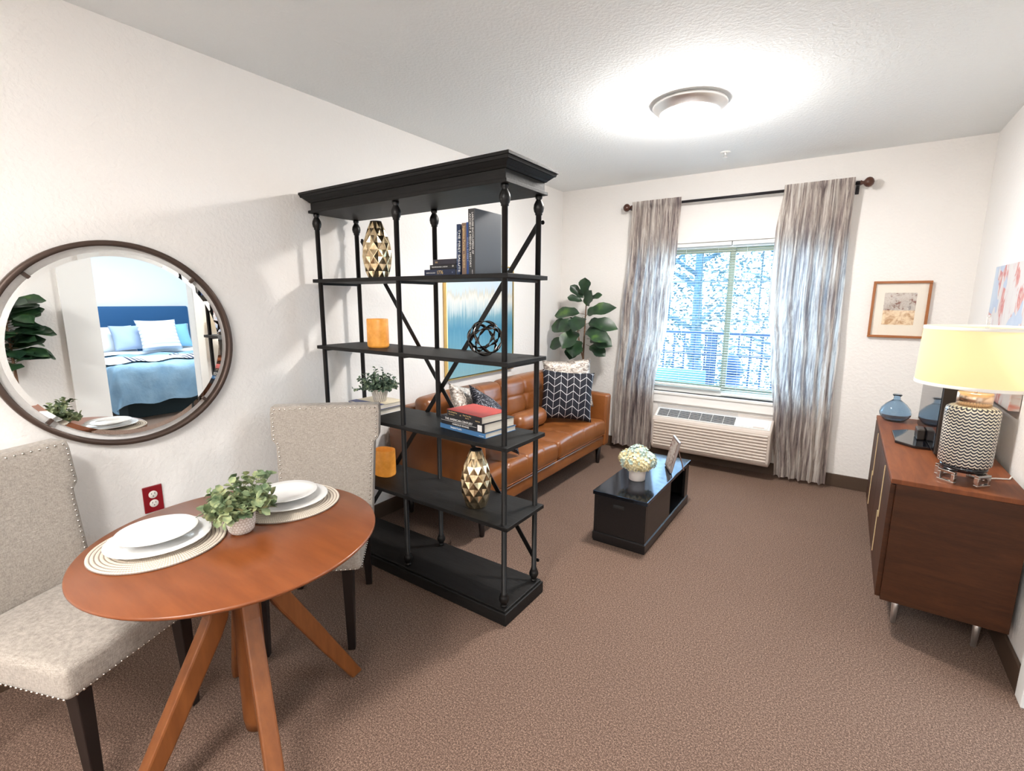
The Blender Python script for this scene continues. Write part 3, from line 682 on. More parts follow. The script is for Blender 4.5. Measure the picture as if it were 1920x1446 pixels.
# faceted vases
def gold_vase(loc, label, rz=0):
    t = thing('faceted_vase', label, 'vase', loc, rz, 'gold faceted vases'); N, K, Hh = 10, 8, .270
    def rad_(u): return .040 + .034 * sin(pi * min(1, max(0, .06 + u * .97))) ** .9 - .012 * u ** 2.2
    vs = []; fs = []
    rows = []
    for k in range(K + 1):
        u = k / K; z = Hh * u; off = .5 * (k % 2)
        row = []
        for j in range(N): a = 2 * pi * (j + off) / N; r = rad_(u); row.append(len(vs)); vs.append((r * cos(a), r * sin(a), z))
        rows.append(row)
    for k in range(K - 1):
        for j in range(N):
            off = .5 * (k % 2); a = 2 * pi * (j + off) / N; u = (k + 1) / K; r = rad_(u) * .865
            c = len(vs); vs.append((r * cos(a), r * sin(a), Hh * u)); B = rows[k][j]; T = rows[k + 2][j]
            if k % 2 == 0: Lf, Rt = rows[k + 1][(j - 1) % N], rows[k + 1][j]
            else: Lf, Rt = rows[k + 1][j], rows[k + 1][(j + 1) % N]
            fs += [(B, Rt, c), (Rt, T, c), (T, Lf, c), (Lf, B, c)]
    for j in range(N):  # close the first and last half-rows
        a, b = rows[0][j], rows[0][(j + 1) % N]; fs.append((a, b, rows[1][j]))
        k = K; off = k % 2; a, b = rows[K][j], rows[K][(j + 1) % N]; apex = rows[K - 1][(j + (1 if (K % 2) else 0)) % N] if K % 2 else rows[K - 1][j]; fs.append((b, a, apex))
    fs.append(tuple(rows[0])[::-1]); MB().add(vs, fs).build('body', 'gold', t, .0012, bseg=1)
    r = rad_(1); MB().lathe([(r * .96, Hh - .002), (r * .99, Hh + .004), (r * .9, Hh + .004), (r * .86, Hh - .03), (0, Hh - .031)], seg=18, cap=False).build('mouth', 'slot', t)
    return t
v1 = gold_vase((.437, 1.665, 1.5105), 'gold faceted vase on the top shelf of the black bookshelf')
dup(v1, (1.048, 1.672, .4575), .2, 'gold faceted vase on the low shelf in front of the leather sofa')
def candle(loc, label):
    t = thing('amber_candle_holder', label, 'candle holder', loc, group='amber candle holders'); e = 2.6
    vs = []; fs = []; seg = 40; prof = [(0, 0), (.86, 0), (.96, .004), (1, .012), (1.0, .08), (.99, .143), (.97, .147), (.94, .146), (.92, .14), (.9, .10), (0, .098)]
    for r, z in prof:
        for i in range(seg):
            a = 2 * pi * i / seg; ca, sa = cos(a), sin(a); k = (abs(ca) ** e + abs(sa) ** e) ** (-1 / e); vs.append((.058 * r * k * ca, .045 * r * k * sa, z))
    for k in range(len(prof) - 1):
        for i in range(seg): j = (i + 1) % seg; fs.append((k * seg + i, k * seg + j, (k + 1) * seg + j, (k + 1) * seg + i))
    MB().add(vs, fs, 0, True).build('glass_cup', 'amber', t); return t
c1 = candle((.393, 1.685, 1.1615), 'frosted amber candle holder on the middle shelf')
dup(c1, (.388, 1.70, .4575), .2, 'frosted amber candle holder on the low shelf behind the dining chair')
# twisted orb
t = thing('twisted_orb', 'dark twisted metal orb sculpture on the middle shelf', 'sculpture', (1.083, 1.70, 1.1615)); RO = .073
vw = Vector((.62, -.78, .12)).normalized(); sdv = Vector((.78, .62, 0)); upv = sdv.cross(vw) * -1
for k, nn in enumerate((vw, vw * .5 + (sdv * .8 + upv * .5) * .87, vw * .55 + (upv * .95 - sdv * .3) * -.84, vw * .45 + (sdv * -.9 + upv * .55) * .89)):
    m = MB(); n = 96; vs = []; fs = []; Q = Vector((0, 0, 1)).rotation_difference(nn).to_matrix().to_4x4()
    for i in range(n):
        a = 2 * pi * i / n; c = Vector((cos(a), sin(a), 0)); tw = a * 3.5 + k
        w = c * cos(tw) + Vector((0, 0, 1)) * sin(tw); th = c * -sin(tw) + Vector((0, 0, 1)) * cos(tw)
        for p, q in ((1, 1), (1, -1), (-1, -1), (-1, 1)): vs.append(Q @ (c * (RO - .003 * k) + w * .0064 * p + th * .0016 * q) + Vector((0, 0, RO + .006)))
    for i in range(n):
        for q in range(4): j = (q + 1) % 4; i2 = (i + 1) % n; fs.append((i * 4 + q, i2 * 4 + q, i2 * 4 + j, i * 4 + j))
    m.add(vs, fs, 0, True); m.v = [(x, y, max(z, .0003)) for x, y, z in m.v]; m.build('ribbon', 'orb', t)

# books
RX = Matrix.Rotation(rad(90), 4, 'X')
def book(label, loc, L, Dp, T, cover, titles=(), rot=(0, 0, 0), group=None, cover_top=None, name='book'):
    """lies flat: spine on the -y side, running along +x; rot stands it up"""
    t = thing(name, label, 'book', loc, rot=rot, group=group); c = .0022
    mats = [cover, cover_top or cover]
    m = MB().box(0, L, 0, Dp, 0, c); m.box(0, L, 0, Dp, T - c, T, 1); m.box(0, L, 0, c, c, T - c)
    m.build('cover', mats, t, .0006)
    MB().box(.003, L - .003, c, Dp - .004, c, T - c).build('pages', 'pages', t)
    for (txt, x, z, h, mat, w) in titles:
        lettering(txt, h, mat, t, Matrix.Translation((x, -.0005, z)) @ RX, width=w)
    return t
UP = (0, rad(90), 0)
def standing(label, x, y, ztop, L, Dp, T, cover, titles, lean=0, **k):
    # local x -> down, local z -> +x
    return book(label, (x, y, ztop), L, Dp, T, cover, titles, (0, rad(90 + lean), 0), 'books standing on the top shelf', **k)
zS = 1.5108
standing('navy book standing at the outer end of the upright row, white title', .986, 1.632, zS + .2118, .212, .15, .021, 'b_blue', [('THE FIRST SALUTE', .022, .0155, .0165, 'foil_w', .175), ('Barbara W. Tuchman', .03, .005, .006, 'foil_b', .12)], 1.2)
standing('brown book with gold serif lettering standing second in the upright row', 1.0165, 1.63, zS + .2139, .214, .15, .0245, 'b_tan', [('Ingenious Pursuits', .012, .0125, .0165, 'foil_g', .10), ('Lisa Jardine', .128, .0125, .0135, 'foil_g', .055)], .5)
standing('royal blue book standing between the brown book and the big grey book', 1.0425, 1.628, zS + .2149, .215, .15, .0225, 'b_royal', [('BRAVING THE', .015, .015, .010, 'foil_w', .055), ('WALL STREET', .06, .0085, .012, 'foil_b', .10)], .2)
standing('tall charcoal encyclopedia standing at the inner end of the upright row', 1.0665, 1.612, zS + .263, .263, .185, .036, 'b_char', [('LAROUSSE ENCYCLOPEDIA OF', .014, .0235, .0125, 'foil_w', .165), ('ANCIENT & MEDIEVAL HISTORY', .018, .010, .0115, 'foil_w', .215), ('HAMLYN', .243, .02, .006, 'foil_w', .018)], 0, cover_top='b_side')
g = 'books lying on the top shelf'
book('navy book lying at the bottom of the small pile on the top shelf', (.790, 1.632, zS), .186, .14, .0285, 'b_navy', [('DAVID McCULLOUGH', .012, .0135, .0075, 'foil_w', .055), ('1776', .076, .0145, .0225, 'foil_g', .034), ('S', .165, .014, .008, 'foil_b', .006)], group=g)
book('thin black book in the middle of the small pile on the top shelf', (.824, 1.633, zS + .0287), .154, .125, .0198, 'b_black', [('THE EXPLORATION  |  HISTORY', .012, .010, .0065, 'foil_w', .095), ('*', .132, .008, .02, 'foil_w', .010)], group=g)
book('small dark book on top of the pile on the top shelf', (.843, 1.635, zS + .0487), .134, .11, .0225, 'b_dark', [('|||', .012, .011, .008, 'foil_g', .012)], group=g)
z0 = .8085; g = 'books lying under the middle shelf beam'; rz = (0, 0, rad(-7))
g = 'books in the pile with the red cover'
book('denim blue book at the bottom of the pile of three', (.846, 1.655, z0), .302, .205, .0235, 'b_denim', [('Benjamin Franklin', .075, .0135, .012, 'foil_w', .075), ('WALTER', .262, .008, .005, 'foil_w', .03)], rot=(0, 0, rad(-7)), group=g)
bk = book('thick black history book in the middle of the pile of three', (.858, 1.650, z0 + .0238), .287, .20, .041, 'b_black', [('THE AMERICAN CENTURY', .028, .029, .0145, 'foil_w', .185), ('HAROLD EVANS', .078, .009, .011, 'foil_w', .11)], rot=(0, 0, rad(-7)), group=g)
MB().box(.0, .238, -.0007, -.0001, .0185, .0195).build('rule', 'foil_w', bk); MB().box(.245, .272, -.0007, -.0001, .005, .033).build('label_patch', 'b_white', bk)
book('black-spined book with a red cover on top of the pile of three', (.905, 1.640, z0 + .0651), .235, .165, .0345, 'b_black', [('How Would You', .012, .024, .009, 'foil_g', .058), ('Like The Sun', .012, .013, .006, 'foil_g', .04), ('o', .090, .019, .011, 'foil_g', .008), ('How You Stay', .112, .0225, .009, 'foil_g', .055), ('Boot It', .128, .012, .007, 'foil_g', .025), ('BANTAM', .195, .010, .007, 'foil_g', .028)], rot=(0, 0, rad(-9)), group=g, cover_top='b_red')
g = 'books under the small plant'
book('thick white book at the bottom of the pair under the small shelf plant', (.20, 1.632, z0), .228, .19, .031, 'b_white', group=g)
bk = book('cream book with a dark blue spine strip directly under the small shelf plant', (.205, 1.622, z0 + .0313), .232, .19, .024, 'b_indigo', group=g, cover_top='b_cream')
MB().box(.0, .232, .0, .052, .0241, .0245).build('spine_strip', 'b_indigo', bk)
t = thing('small_shelf_plant', 'small green potted plant on two books on the shelf', 'plant', (.352, 1.715, z0 + .0556))
MB().lathe([(0, 0), (.030, 0), (.034, .006), (.043, .05), (.047, .068), (.045, .070), (.042, .066), (0, .062)], seg=32).build('pot', 'reliefpot', t)
MB().lathe([(0, .063), (.040, .063), (.02, .070), (0, .072)], seg=18).build('soil', 'soil', t)
spray(t, (0, 0, .066), 78, .06, .132, .0185, 'mini', 11, 1.42, .0125, .03, .5, .045)

# ------------------------------------------------------------------ sofa
SYN, SYF = 2.03, 3.91; SFX = .765
t = thing('leather_sofa', 'cognac brown tufted leather sofa against the wall below the sea painting', 'sofa', (.04, (SYN + SYF) / 2, 0)); hl = (SYF - SYN) / 2
def arm(sg):
    def fn(p):
        q = Vector(p); 
        if p.z > .1: q.z += .010 * (1 - ((p.x) / .36) ** 2)
        q.y += sg * (.010 * p.z / .2)
        return q
    o = MB().rbox((.362, .048, .225), .022, (10, 2, 8), (.364, sg * (hl - .055), .385), fn).build('arm', 'leather', t)
for sg in (-1, 1): arm(sg)
MB().rbox((.355, hl - .11, .048), .02, (8, 14, 2), (.360, 0, .207)).build('base', 'leather', t)
MB().rbox((.055, hl - .105, .255), .03, (2, 14, 8), (.060, 0, .475), lambda p: Vector((p.x - .0 * p.z, p.y, p.z))).build('back_frame', 'leather', t)
cw = (hl - .108) / 2
def groove(d, w=.010): return math.exp(-(d / w) ** 2)
for k in (-1, 1):
    def fn(p):
        q = Vector(p); u = p.y / cw; v_ = p.x / .275
        if p.z > .02:
            b = .022 * (1 - u ** 4) * (1 - max(0, -v_) ** 4)
            for gy in (-.5, 0., .5): b -= .009 * groove((u - gy) * cw, .006) * (1 if v_ > .55 else .15)
            for gx in (-.30, .28):
                for gy in (-.5, 0., .5): b -= .013 * groove(math.hypot((u - gy) * cw, (v_ - gx) * .275), .035)
            q.z += b
        if p.x > .2: q.x += .012 * (1 - (p.z / .07) ** 2)
        return q
    cu = MB().rbox((.275, cw - .002, .068), .030, (22, 110, 3), (.4495, k * cw, .325), fn).build('seat_cushion', 'leather', t)
    m = MB()
    for zz, xx in ((.273, .7285), (.3785, .7195)): m.tube([(xx - .03, k * cw - cw + .012, zz), (xx, k * cw - cw + .026, zz), (xx, k * cw + cw - .026, zz), (xx - .03, k * cw + cw - .012, zz)], .0034, 6)
    m.build('piping', 'piping', cu)
    def fb(p):
        q = Vector(p); u = p.y / cw; w = p.z / .215
        if p.x > .02:
            b = .030 * (1 - u ** 4) * (1 - w ** 4)
            for gy in (-.34, .34): b -= .007 * groove((u - gy) * cw, .007)
            for gz in (-.3, .35): b -= .006 * groove((w - gz) * .215, .007)
            for gy in (-.34, .34):
                for gz in (-.3, .35): b -= .014 * groove(math.hypot((u - gy) * cw, (w - gz) * .215), .03)
            q.x += b
        if p.z > .15: q.z += .012 * (1 - u * u)
        q.x -= .10 * (p.z + .2)
        return q
    MB().rbox((.060, cw - .003, .205), .045, (3, 70, 40), (.205, k * cw, .585), fb).build('back_cushion', 'leather', t)
MB().rbox((.075, .215, .075), .072, (2, 8, 2), (.375, .14, .490)).build('bolster', 'leather', t)
for sx, sy in ((.668, hl - .115), (.668, -hl + .115), (.07, hl - .115), (.07, -hl + .115)):
    MB().lathe([(.0, .0005), (.014, .0005), (.016, .01), (.026, .17), (0, .17)], (sx, sy, 0), 14).build('leg', 'darkleg', t)

def pillow(name, label, loc, w, h, T, mat, rot, group=None, n=22):
    t = thing(name, label, 'pillow', loc, rot=rot, group=group); vs = []; fs = []
    for sd in (1, -1):
        for i in range(n + 1):
            for j in range(n + 1):
                u = -1 + 2 * i / n; v_ = -1 + 2 * j / n; k = (max(0, 1 - u ** 2) * max(0, 1 - v_ ** 2)) ** .42
                wr = .004 * sin(7 * u + 5 * v_) * k
                vs.append((w / 2 * u * (1 - .08 * (1 - v_ ** 2)), sd * (T / 2 * k + wr * sd), h / 2 * v_ * (1 - .08 * (1 - u ** 2))))
    N = (n + 1) ** 2
    for i in range(n):
        for j in range(n):
            a = i * (n + 1) + j; q = (a, a + n + 1, a + n + 2, a + 1); fs.append(q); fs.append(tuple(N + x for x in q[::-1]))
    o = MB().add(vs, fs, 0, True).build('cover', mat, t)
    bm = bmesh.new(); bm.from_mesh(o.data); bmesh.ops.remove_doubles(bm, verts=bm.verts, dist=1e-5); bmesh.ops.recalc_face_normals(bm, faces=bm.faces); bm.to_mesh(o.data); bm.free()
    return t
# pillow local: x across, z up, y normal.  On the sofa the front faces +x and -y
P_ = lambda rx, ry, rz: (rad(rx), rad(ry), rad(rz))
pillow('chevron_cushion', 'navy cushion with white chevron lines at the far end of the sofa', (.55, 3.49, .632), .43, .41, .13, 'chevron', P_(-12, 4, 33))
pillow('silver_cushion', 'crushed silver cushion tucked behind the chevron cushion', (.47, 3.655, .703), .42, .42, .10, 'crushed', P_(-12, -3, 36))
pillow('taupe_cushion', 'wrinkled taupe and silver cushion leaning at the near end of the sofa', (.46, 2.355, .672), .42, .42, .12, 'crushed', P_(-22, 13, 106))
pillow('scribble_cushion', 'navy cushion with thin white scribbles beside the taupe cushion', (.615, 2.40, .654), .40, .40, .12, 'scribble', P_(-40, 30, 92))

# painting over the sofa
PYc, PZc = 3.04, 1.25
t = thing('sea_painting', 'abstract blue and white sea painting in a thin gold frame above the sofa', 'painting', (.0, PYc, PZc)); hw, hh = .425, .43
MB().box(.004, .026, -hw + .014, hw - .014, -hh + .014, hh - .014).build('canvas', 'sea', t)
m = MB()
for (a, b, c, d) in ((-hw, hw, hh - .009, hh), (-hw, hw, -hh, -hh + .009), (-hw, -hw + .009, -hh + .009, hh - .009), (hw - .009, hw, -hh + .009, hh - .009)): m.box(.001, .032, a, b, c, d)
m.build('frame', 'goldframe', t)

# fig trees
def fig_leaf(m, c, d, L, W, nrm, bend):
    d = d.normalized(); sd = d.cross(nrm)
    if sd.length < 1e-3: sd = d.orthogonal()
    sd.normalize(); n = sd.cross(d); rows = []; K = 8
    shape = [0, .52, .74, .70, .80, .98, 1., .72, .0]
    for i in range(K + 1):
        u = i / K; p = c + d * L * u + n * (-bend * L * u * u); w = W / 2 * max(shape[i], .04)
        e = .10 * W * sin(u * 12)
        rows.append([p - sd * w + n * (w * .30 + e * .3), p - sd * w * .5 + n * w * .10, p, p + sd * w * .5 + n * w * .10, p + sd * w + n * (w * .30 - e * .3)])
    vs = [q for r in rows for q in r]; fs = [(i * 5 + j, i * 5 + j + 1, i * 5 + j + 6, i * 5 + j + 5) for i in range(K) for j in range(4)]
    m.add(vs, fs, 0, True)
def fig_tree(label, loc, trunkh, leaves, fork=True, xmax=9):
    t = thing('fiddle_leaf_fig', label, 'plant', loc, group='fiddle leaf figs')
    MB().lathe([(0, .0005), (.095, .0005), (.10, .01), (.118, .22), (.12, .235), (.11, .235), (.107, .20), (0, .198)], seg=32).build('pot', 'whitepot', t)
    MB().lathe([(0, .199), (.105, .199), (.06, .208), (0, .211)], seg=20).build('soil', 'soil', t)
    MB().tube([(0, 0, .20), (.006, 0, .5), (-.004, 0, trunkh * .62), (.004, 0, trunkh * .8), (.012, 0, trunkh)], [.013, .012, .010, .007, .004], 8).build('trunk', 'bark', t)
    m = MB(); b = MB(); ff = Vector((.30, -.75, .55)) if fork else None
    if fork: b.tube([(-.004, 0, trunkh * .60), (-.035, -.01, trunkh * .68), (-.06, -.02, trunkh * .80)], [.008, .006, .004], 6)
    for (x, y, z, dx, dy, dz, L, W, bend) in leaves:
        c = Vector((x, y, z)); d = Vector((dx, dy, dz)); b.tube([c - d.normalized() * .05, c], [.002, .002], 5); fig_leaf(m, c, d, L * (1.18 if fork else 1), W * (1.3 if fork else 1), ff if fork else Vector((-.5, 0, .85)), bend)
    m.v = [(min(x, xmax), y, z) for x, y, z in m.v]
    b.build('branch', 'bark', t); m.build('foliage', 'figleaf', t); return t
lv = [(.0, -.02, 1.46, .15, -.3, 1, .13, .085, .1), (-.02, 0, 1.43, -.9, -.2, .75, .14, .07, -.1), (-.02, -.02, 1.40, -1, -.5, .35, .12, .06, .1), (.03, -.03, 1.36, .45, -.7, .75, .15, .09, .2), (.03, .02, 1.42, 1, 0, .35, .11, .05, .1),
      (.04, -.03, 1.28, .8, -.4, .55, .17, .10, .9), (-.03, -.05, 1.29, -1, -.5, .2, .19, .10, .55), (0, -.06, 1.25, .15, -1, -.15, .16, .12, .5), (-.05, -.05, 1.22, -.6, -.8, -.2, .15, .11, .5), (.06, -.04, 1.20, 1, -.3, .2, .19, .11, .7),
      (-.07, -.05, 1.14, -1, -.3, .25, .20, .13, .25), (.05, -.06, 1.13, .9, -.6, .1, .18, .12, .7), (-.04, -.08, 1.12, -.1, -1, -.3, .17, .13, .5), (-.10, -.04, 1.05, -1, -.4, -.25, .20, .10, .3), (.08, -.03, 1.06, 1, -.4, .05, .17, .12, .5),
      (-.03, -.07, 1.04, .2, -.9, -.5, .16, .12, .3), (.07, -.02, .99, .9, -.3, -.25, .15, .09, .3), (-.08, 0, 1.16, -.7, .3, .3, .14, .09, .4), (-.06, -.06, 1.00, .1, -.8, -.5, .14, .10, .3)]
fig_tree('slender fiddle leaf fig in the corner behind the sofa', (.385, 4.115, 0), 1.44, lv)
rnd = random.Random(4); lv2 = []
for k in range(64):
    a = k * 2.39996 + rnd.uniform(-.3, .3); z = .90 + .46 * (k / 63) + rnd.uniform(-.03, .03); e = abs(sin(a)); q = rnd.uniform(.0, .07)
    lv2.append((q * cos(a) * .4, q * sin(a), z, cos(a) * .6, sin(a), rnd.uniform(-.1, .6), (.11 + .10 * e) * rnd.uniform(.85, 1.1), rnd.uniform(.11, .15), rnd.uniform(.1, .45)))
fig_tree('bushy fiddle leaf fig seen only in the round mirror', (2.885, .875, 0), 1.32, lv2, fork=False, xmax=.150)

# ------------------------------------------------------------------ coffee table
t = thing('coffee_table', 'low black wooden trunk coffee table with an open cubby on its side', 'coffee table', (1.432, 2.93, 0)); hx, hy, hz = .163, .447, .315
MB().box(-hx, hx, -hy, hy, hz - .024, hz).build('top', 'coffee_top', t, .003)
m = MB().box(-hx + .006, hx - .006, -hy + .006, hy - .006, .0005, .062); m.box(-hx + .003, hx - .003, -hy + .003, hy - .003, .012, .058); m.build('plinth', 'coffee', t, .003)
m = MB(); z0, z1 = .0625, hz - .0245; ya, yb = .02, .36
m.box(-hx + .008, -hx + .028, -hy + .008, hy - .008, z0, z1); m.box(-hx + .028, hx - .008, hy - .028, hy - .008, z0, z1)
m.box(hx - .028, hx - .008, -hy + .028, ya, z0, z1); m.box(hx - .028, hx - .008, yb, hy - .028, z0, z1); m.box(-hx + .028, hx - .03, ya - .02, ya, z0, z1)
m.build('carcass', 'coffee', t, .002)
m = MB().box(-hx + .028, hx - .008, -hy + .008, -hy + .028, z0, z1); pn = m.build('end_panel', 'coffee', t, .002)
MB().rbox((.033, .004, .010), .0035, (6, 1, 2), (-.005, -hy + .008, .245)).build('handle_slot', 'slot', pn)
for yy in (-.2, .12): pass
t = thing('potted_hydrangea', 'mint and cream hydrangeas in a white pot on the black coffee table', 'plant', (1.418, 2.80, hz + .0005))
MB().lathe([(0, 0), (.046, 0), (.049, .004), (.052, .085), (.050, .087), (.047, .083), (0, .08)], seg=36).build('pot', 'whitepot', t)
m = MB(); rnd = random.Random(9)
heads = [(0, 0, .145, .072), (-.062, -.01, .130, .052), (.062, .0, .132, .052), (0, -.06, .122, .055), (.0, .06, .13, .05), (-.045, -.05, .115, .042), (.048, -.05, .118, .045), (.05, .045, .12, .045), (-.045, .045, .125, .045)]
for hi, (hx_, hy_, hz_, hr) in enumerate(heads):
    n = int(90 * (hr / .055) ** 2); mi = 1 if hi in (3, 6, 1) else 0
    for k in range(n):
        ph = k * 2.39996; ct = 1 - 1.75 * (k + .5) / n; st_ = math.sqrt(max(0, 1 - ct * ct)); nn = Vector((cos(ph) * st_, sin(ph) * st_, ct)); c = Vector((hx_, hy_, hz_)) + nn * hr * rnd.uniform(.9, 1.04)
        o = nn.orthogonal().normalized(); o.rotate(Matrix.Rotation(rnd.uniform(0, 6), 3, nn)); mm = mi if rnd.random() > .25 else 1 - mi
        for q in range(4):
            d = o.copy(); d.rotate(Matrix.Rotation(q * pi / 2, 3, nn)); leaf_quad(m, c, d + nn * .35, nn, .0145, .014, -.2, mm)
m.build('blossoms', ['mint', 'cream_petal'], t)
t = thing('picture_easel', 'small standing picture frame with a metal easel leg on the coffee table', 'picture frame', (1.525, 3.085, hz + .0005), rad(-62))
M_ = Matrix.Rotation(rad(-12), 4, 'X')
fr = MB().box(-.085, .085, -.008, .006, .004, .215).xf(M_).build('frame', 'silver', t, .002)
MB().box(-.072, .072, -.0092, -.0082, .018, .20).xf(M_).build('photo', 'print', t)
MB().strip([(0, .052, .150), (0, .098, .001)], .02, .005, up=(0, 1, 0)).build('easel_leg', 'easel', t)

# ------------------------------------------------------------------ sideboard
t = thing('sideboard', 'walnut sideboard with brass line handles along the wall', 'sideboard', (2.82, 3.15, 0)); sx0, sx1, sy0, sy1 = 2.612 - 2.82, 3.028 - 2.82, 2.452 - 3.15, 3.83 - 3.15; zb, zt = .150, .690
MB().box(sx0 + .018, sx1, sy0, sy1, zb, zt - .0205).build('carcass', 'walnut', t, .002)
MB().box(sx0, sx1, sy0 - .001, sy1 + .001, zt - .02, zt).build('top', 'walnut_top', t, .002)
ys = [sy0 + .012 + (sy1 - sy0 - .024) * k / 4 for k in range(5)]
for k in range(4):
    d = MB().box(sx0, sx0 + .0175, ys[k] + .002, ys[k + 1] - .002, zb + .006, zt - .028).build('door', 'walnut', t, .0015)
    yy = ys[k + 1] - .03 if k % 2 == 0 else ys[k] + .03
    za, zc = ((.40, .655), (.20, .41), (.40, .655), (.20, .41))[k]
    MB().box(sx0 - .004, sx0 - .0002, yy - .004, yy + .004, za, zc).build('handle', 'brass', d, .001)
for x, y in ((sx0 + .085, sy0 + .115), (sx1 - .065, sy0 + .115), (sx0 + .085, sy1 - .115), (sx1 - .065, sy1 - .115)):
    MB().lathe([(0, .0005), (.009, .0005), (.016, .150), (0, .150)], (x, y, 0), 14).build('leg', 'nickel', t)
ZT = zt + .0006
# table lamp
LX, LY = 2.842, 2.585
t = thing('table_lamp', 'lit table lamp with a cream drum shade and black and white scalloped ceramic body', 'lamp', (LX, LY, ZT))
m = MB(); 
for a in (45, 135, 225, 315):
    x, y = .062 * cos(rad(a)) * 1.2, .062 * sin(rad(a)) * 1.2
    fr = MB()
    for (b0, b1, c0, c1) in ((-.032, .032, 0, .010), (-.032, .032, .040, .050), (-.032, -.020, .010, .040), (.020, .032, .010, .040)): fr.box(b0, b1, -.008, .008, c0, c1)
    fr.xf(Matrix.Translation((x, y, 0)) @ Matrix.Rotation(rad(a + 90), 4, 'Z')).build('foot', 'chrome', t, .002)
MB().lathe([(0, .0505), (.072, .0505), (.074, .062), (.074, .072), (0, .072)], seg=36).build('base_plate', 'tv', t)
MB().lathe([(0, .0725), (.076, .0725), (.083, .082), (.084, .292), (.080, .304), (.068, .311), (.056, .313), (0, .313)], seg=64).build('body', 'scallop', t)
MB().lathe([(0, .3135), (.054, .3135), (.054, .364), (.050, .367), (0, .367)], seg=40).build('neck', 'neck', t)
MB().tube([(0, 0, .367), (0, 0, .61)], .004, 8).build('stem', 'chrome', t)
MB().lathe([(.0, .44), (.016, .445), (.026, .475), (.022, .50), (.008, .52), (0, .521)], seg=18).build('bulb', 'bulb', t)
sr = .1935
MB().lathe([(sr, .398), (sr - .006, .620)], seg=72, cap=False).build('shade', 'shade', t)
MB().lathe([(sr + .001, .394), (sr + .001, .406), (sr - .002, .406), (sr - .002, .394), (sr + .001, .394)], seg=72, cap=False).build('shade_trim', 'shade_trim', t)
m = MB(); m.lathe([(sr - .005, .612), (sr - .005, .624), (sr - .009, .624), (sr - .009, .612), (sr - .005, .612)], seg=72, cap=False); m.build('shade_trim', 'shade_trim', t)
m = MB()
for a in (0, 120, 240): m.tube([(0, 0, .606), (cos(rad(a)) * (sr - .008), sin(rad(a)) * (sr - .008), .610)], .0018, 6)
m.build('spider', 'chrome', t)
MB().box(-.004, .004, -.017, .017, .610, .618).box(-.004, .004, -.017, .017, .660, .668).box(-.004, .004, -.017, -.011, .618, .660).box(-.004, .004, .011, .017, .618, .660).build('finial', 'acrylic', t, .001)
MB().tube([(.05, .02, .055), (.085, .06, .008), (.12, .10, .004), (.165, .12, .004), (.178, .16, .004)], .0028, 7).build('cord', 'vinyl', t)
# television
t = thing('television', 'small black television on a glossy hexagonal stand seen edge-on', 'television', (2.79, 3.23, ZT))
MB().box(-.002, .052, -.335, .335, .018, .42).build('case', 'tvside', t, .004)
MB().box(-.0045, -.0025, -.325, .325, .028, .41).build('screen', 'tv', t)
m = MB(); hexp = [(-.13, -.12), (-.13, .12), (-.06, .19), (.06, .19), (.06, -.19), (-.06, -.19)]
m.prism([(a, b) for a, b in hexp], 0.0, .014, axis='z'); m.build('stand_base', 'tv', t, .003)
MB().box(-.040, -.0055, -.05, .05, .0142, .07).build('stand_neck', 'tvside', t, .006)
# blue vase
t = thing('blue_glass_vase', 'squat translucent blue glass bottle vase at the far end of the sideboard', 'vase', (2.692, 3.705, ZT))
MB().lathe([(0, 0), (.045, 0), (.062, .012), (.078, .038), (.080, .052), (.072, .078), (.050, .106), (.028, .124), (.018, .133), (.016, .150), (.023, .157), (.024, .162), (.020, .164), (.013, .150), (.015, .134), (.046, .104), (.068, .076), (.076, .052), (.074, .040), (.058, .016), (.042, .005), (0, .005)], seg=48).build('body', 'blueglass', t)

# wall art near the sideboard
t = thing('framed_print', 'small rust and grey abstract print in a cherry wood frame beside the curtain', 'picture', (2.682, D, 1.354)); w, h = .160, .195
m = MB()
for (a, b, c, d) in ((-w, w, h - .016, h), (-w, w, -h, -h + .016), (-w, -w + .016, -h + .016, h - .016), (w - .016, w, -h + .016, h - .016)): m.box(a, b, -.026, -.001, c, d)
m.build('frame', 'frame_wood', t, .002)
MB().box(-w + .014, w - .014, -.010, -.004, -h + .014, h - .014).build('mat_board', 'mat_board', t)
MB().box(-.088, .088, -.0115, -.0103, -.105, .115).build('print', 'print', t)
MB().box(-w + .015, w - .015, -.0165, -.0145, -h + .015, h - .015).build('glass', 'picglass', t)
t = thing('coral_wall_art', 'pale canvas painting with coral and blue brush strokes on the wall above the sideboard', 'painting', (R - .001, 3.26, 1.265))
MB().box(-.038, -.001, -.335, .335, -.325, .325).build('canvas', 'coral', t, .003)

# ceiling fittings
t = thing('ceiling_light', 'lit round flush ceiling light with a nickel rim', 'ceiling light', (1.588, 2.83, H))
MB().lathe([(.150, -.052), (.158, -.050), (.172, -.030), (.186, -.022), (.190, -.014), (.186, -.006), (.180, -.0005), (.15, -.0005)], seg=64, cap=False).build('rim', 'nickel', t)
MB().lathe([(0, -.088), (.05, -.086), (.10, -.076), (.135, -.062), (.149, -.050), (.149, -.02), (0, -.02)], seg=48, cap=False).build('diffuser', 'glow', t)
t = thing('fire_sprinkler', 'small white fire sprinkler head on the ceiling near the window', 'sprinkler', (1.567, 3.85, H))
MB().lathe([(0, -.004), (.034, -.004), (.036, -.0005), (0, -.0005)], seg=28).build('escutcheon', 'white_trim', t)
MB().lathe([(0, -.035), (.016, -.034), (.017, -.031), (.006, -.028), (.009, -.012), (.010, -.0042), (0, -.0042)], seg=18).build('head', 'nickel', t)

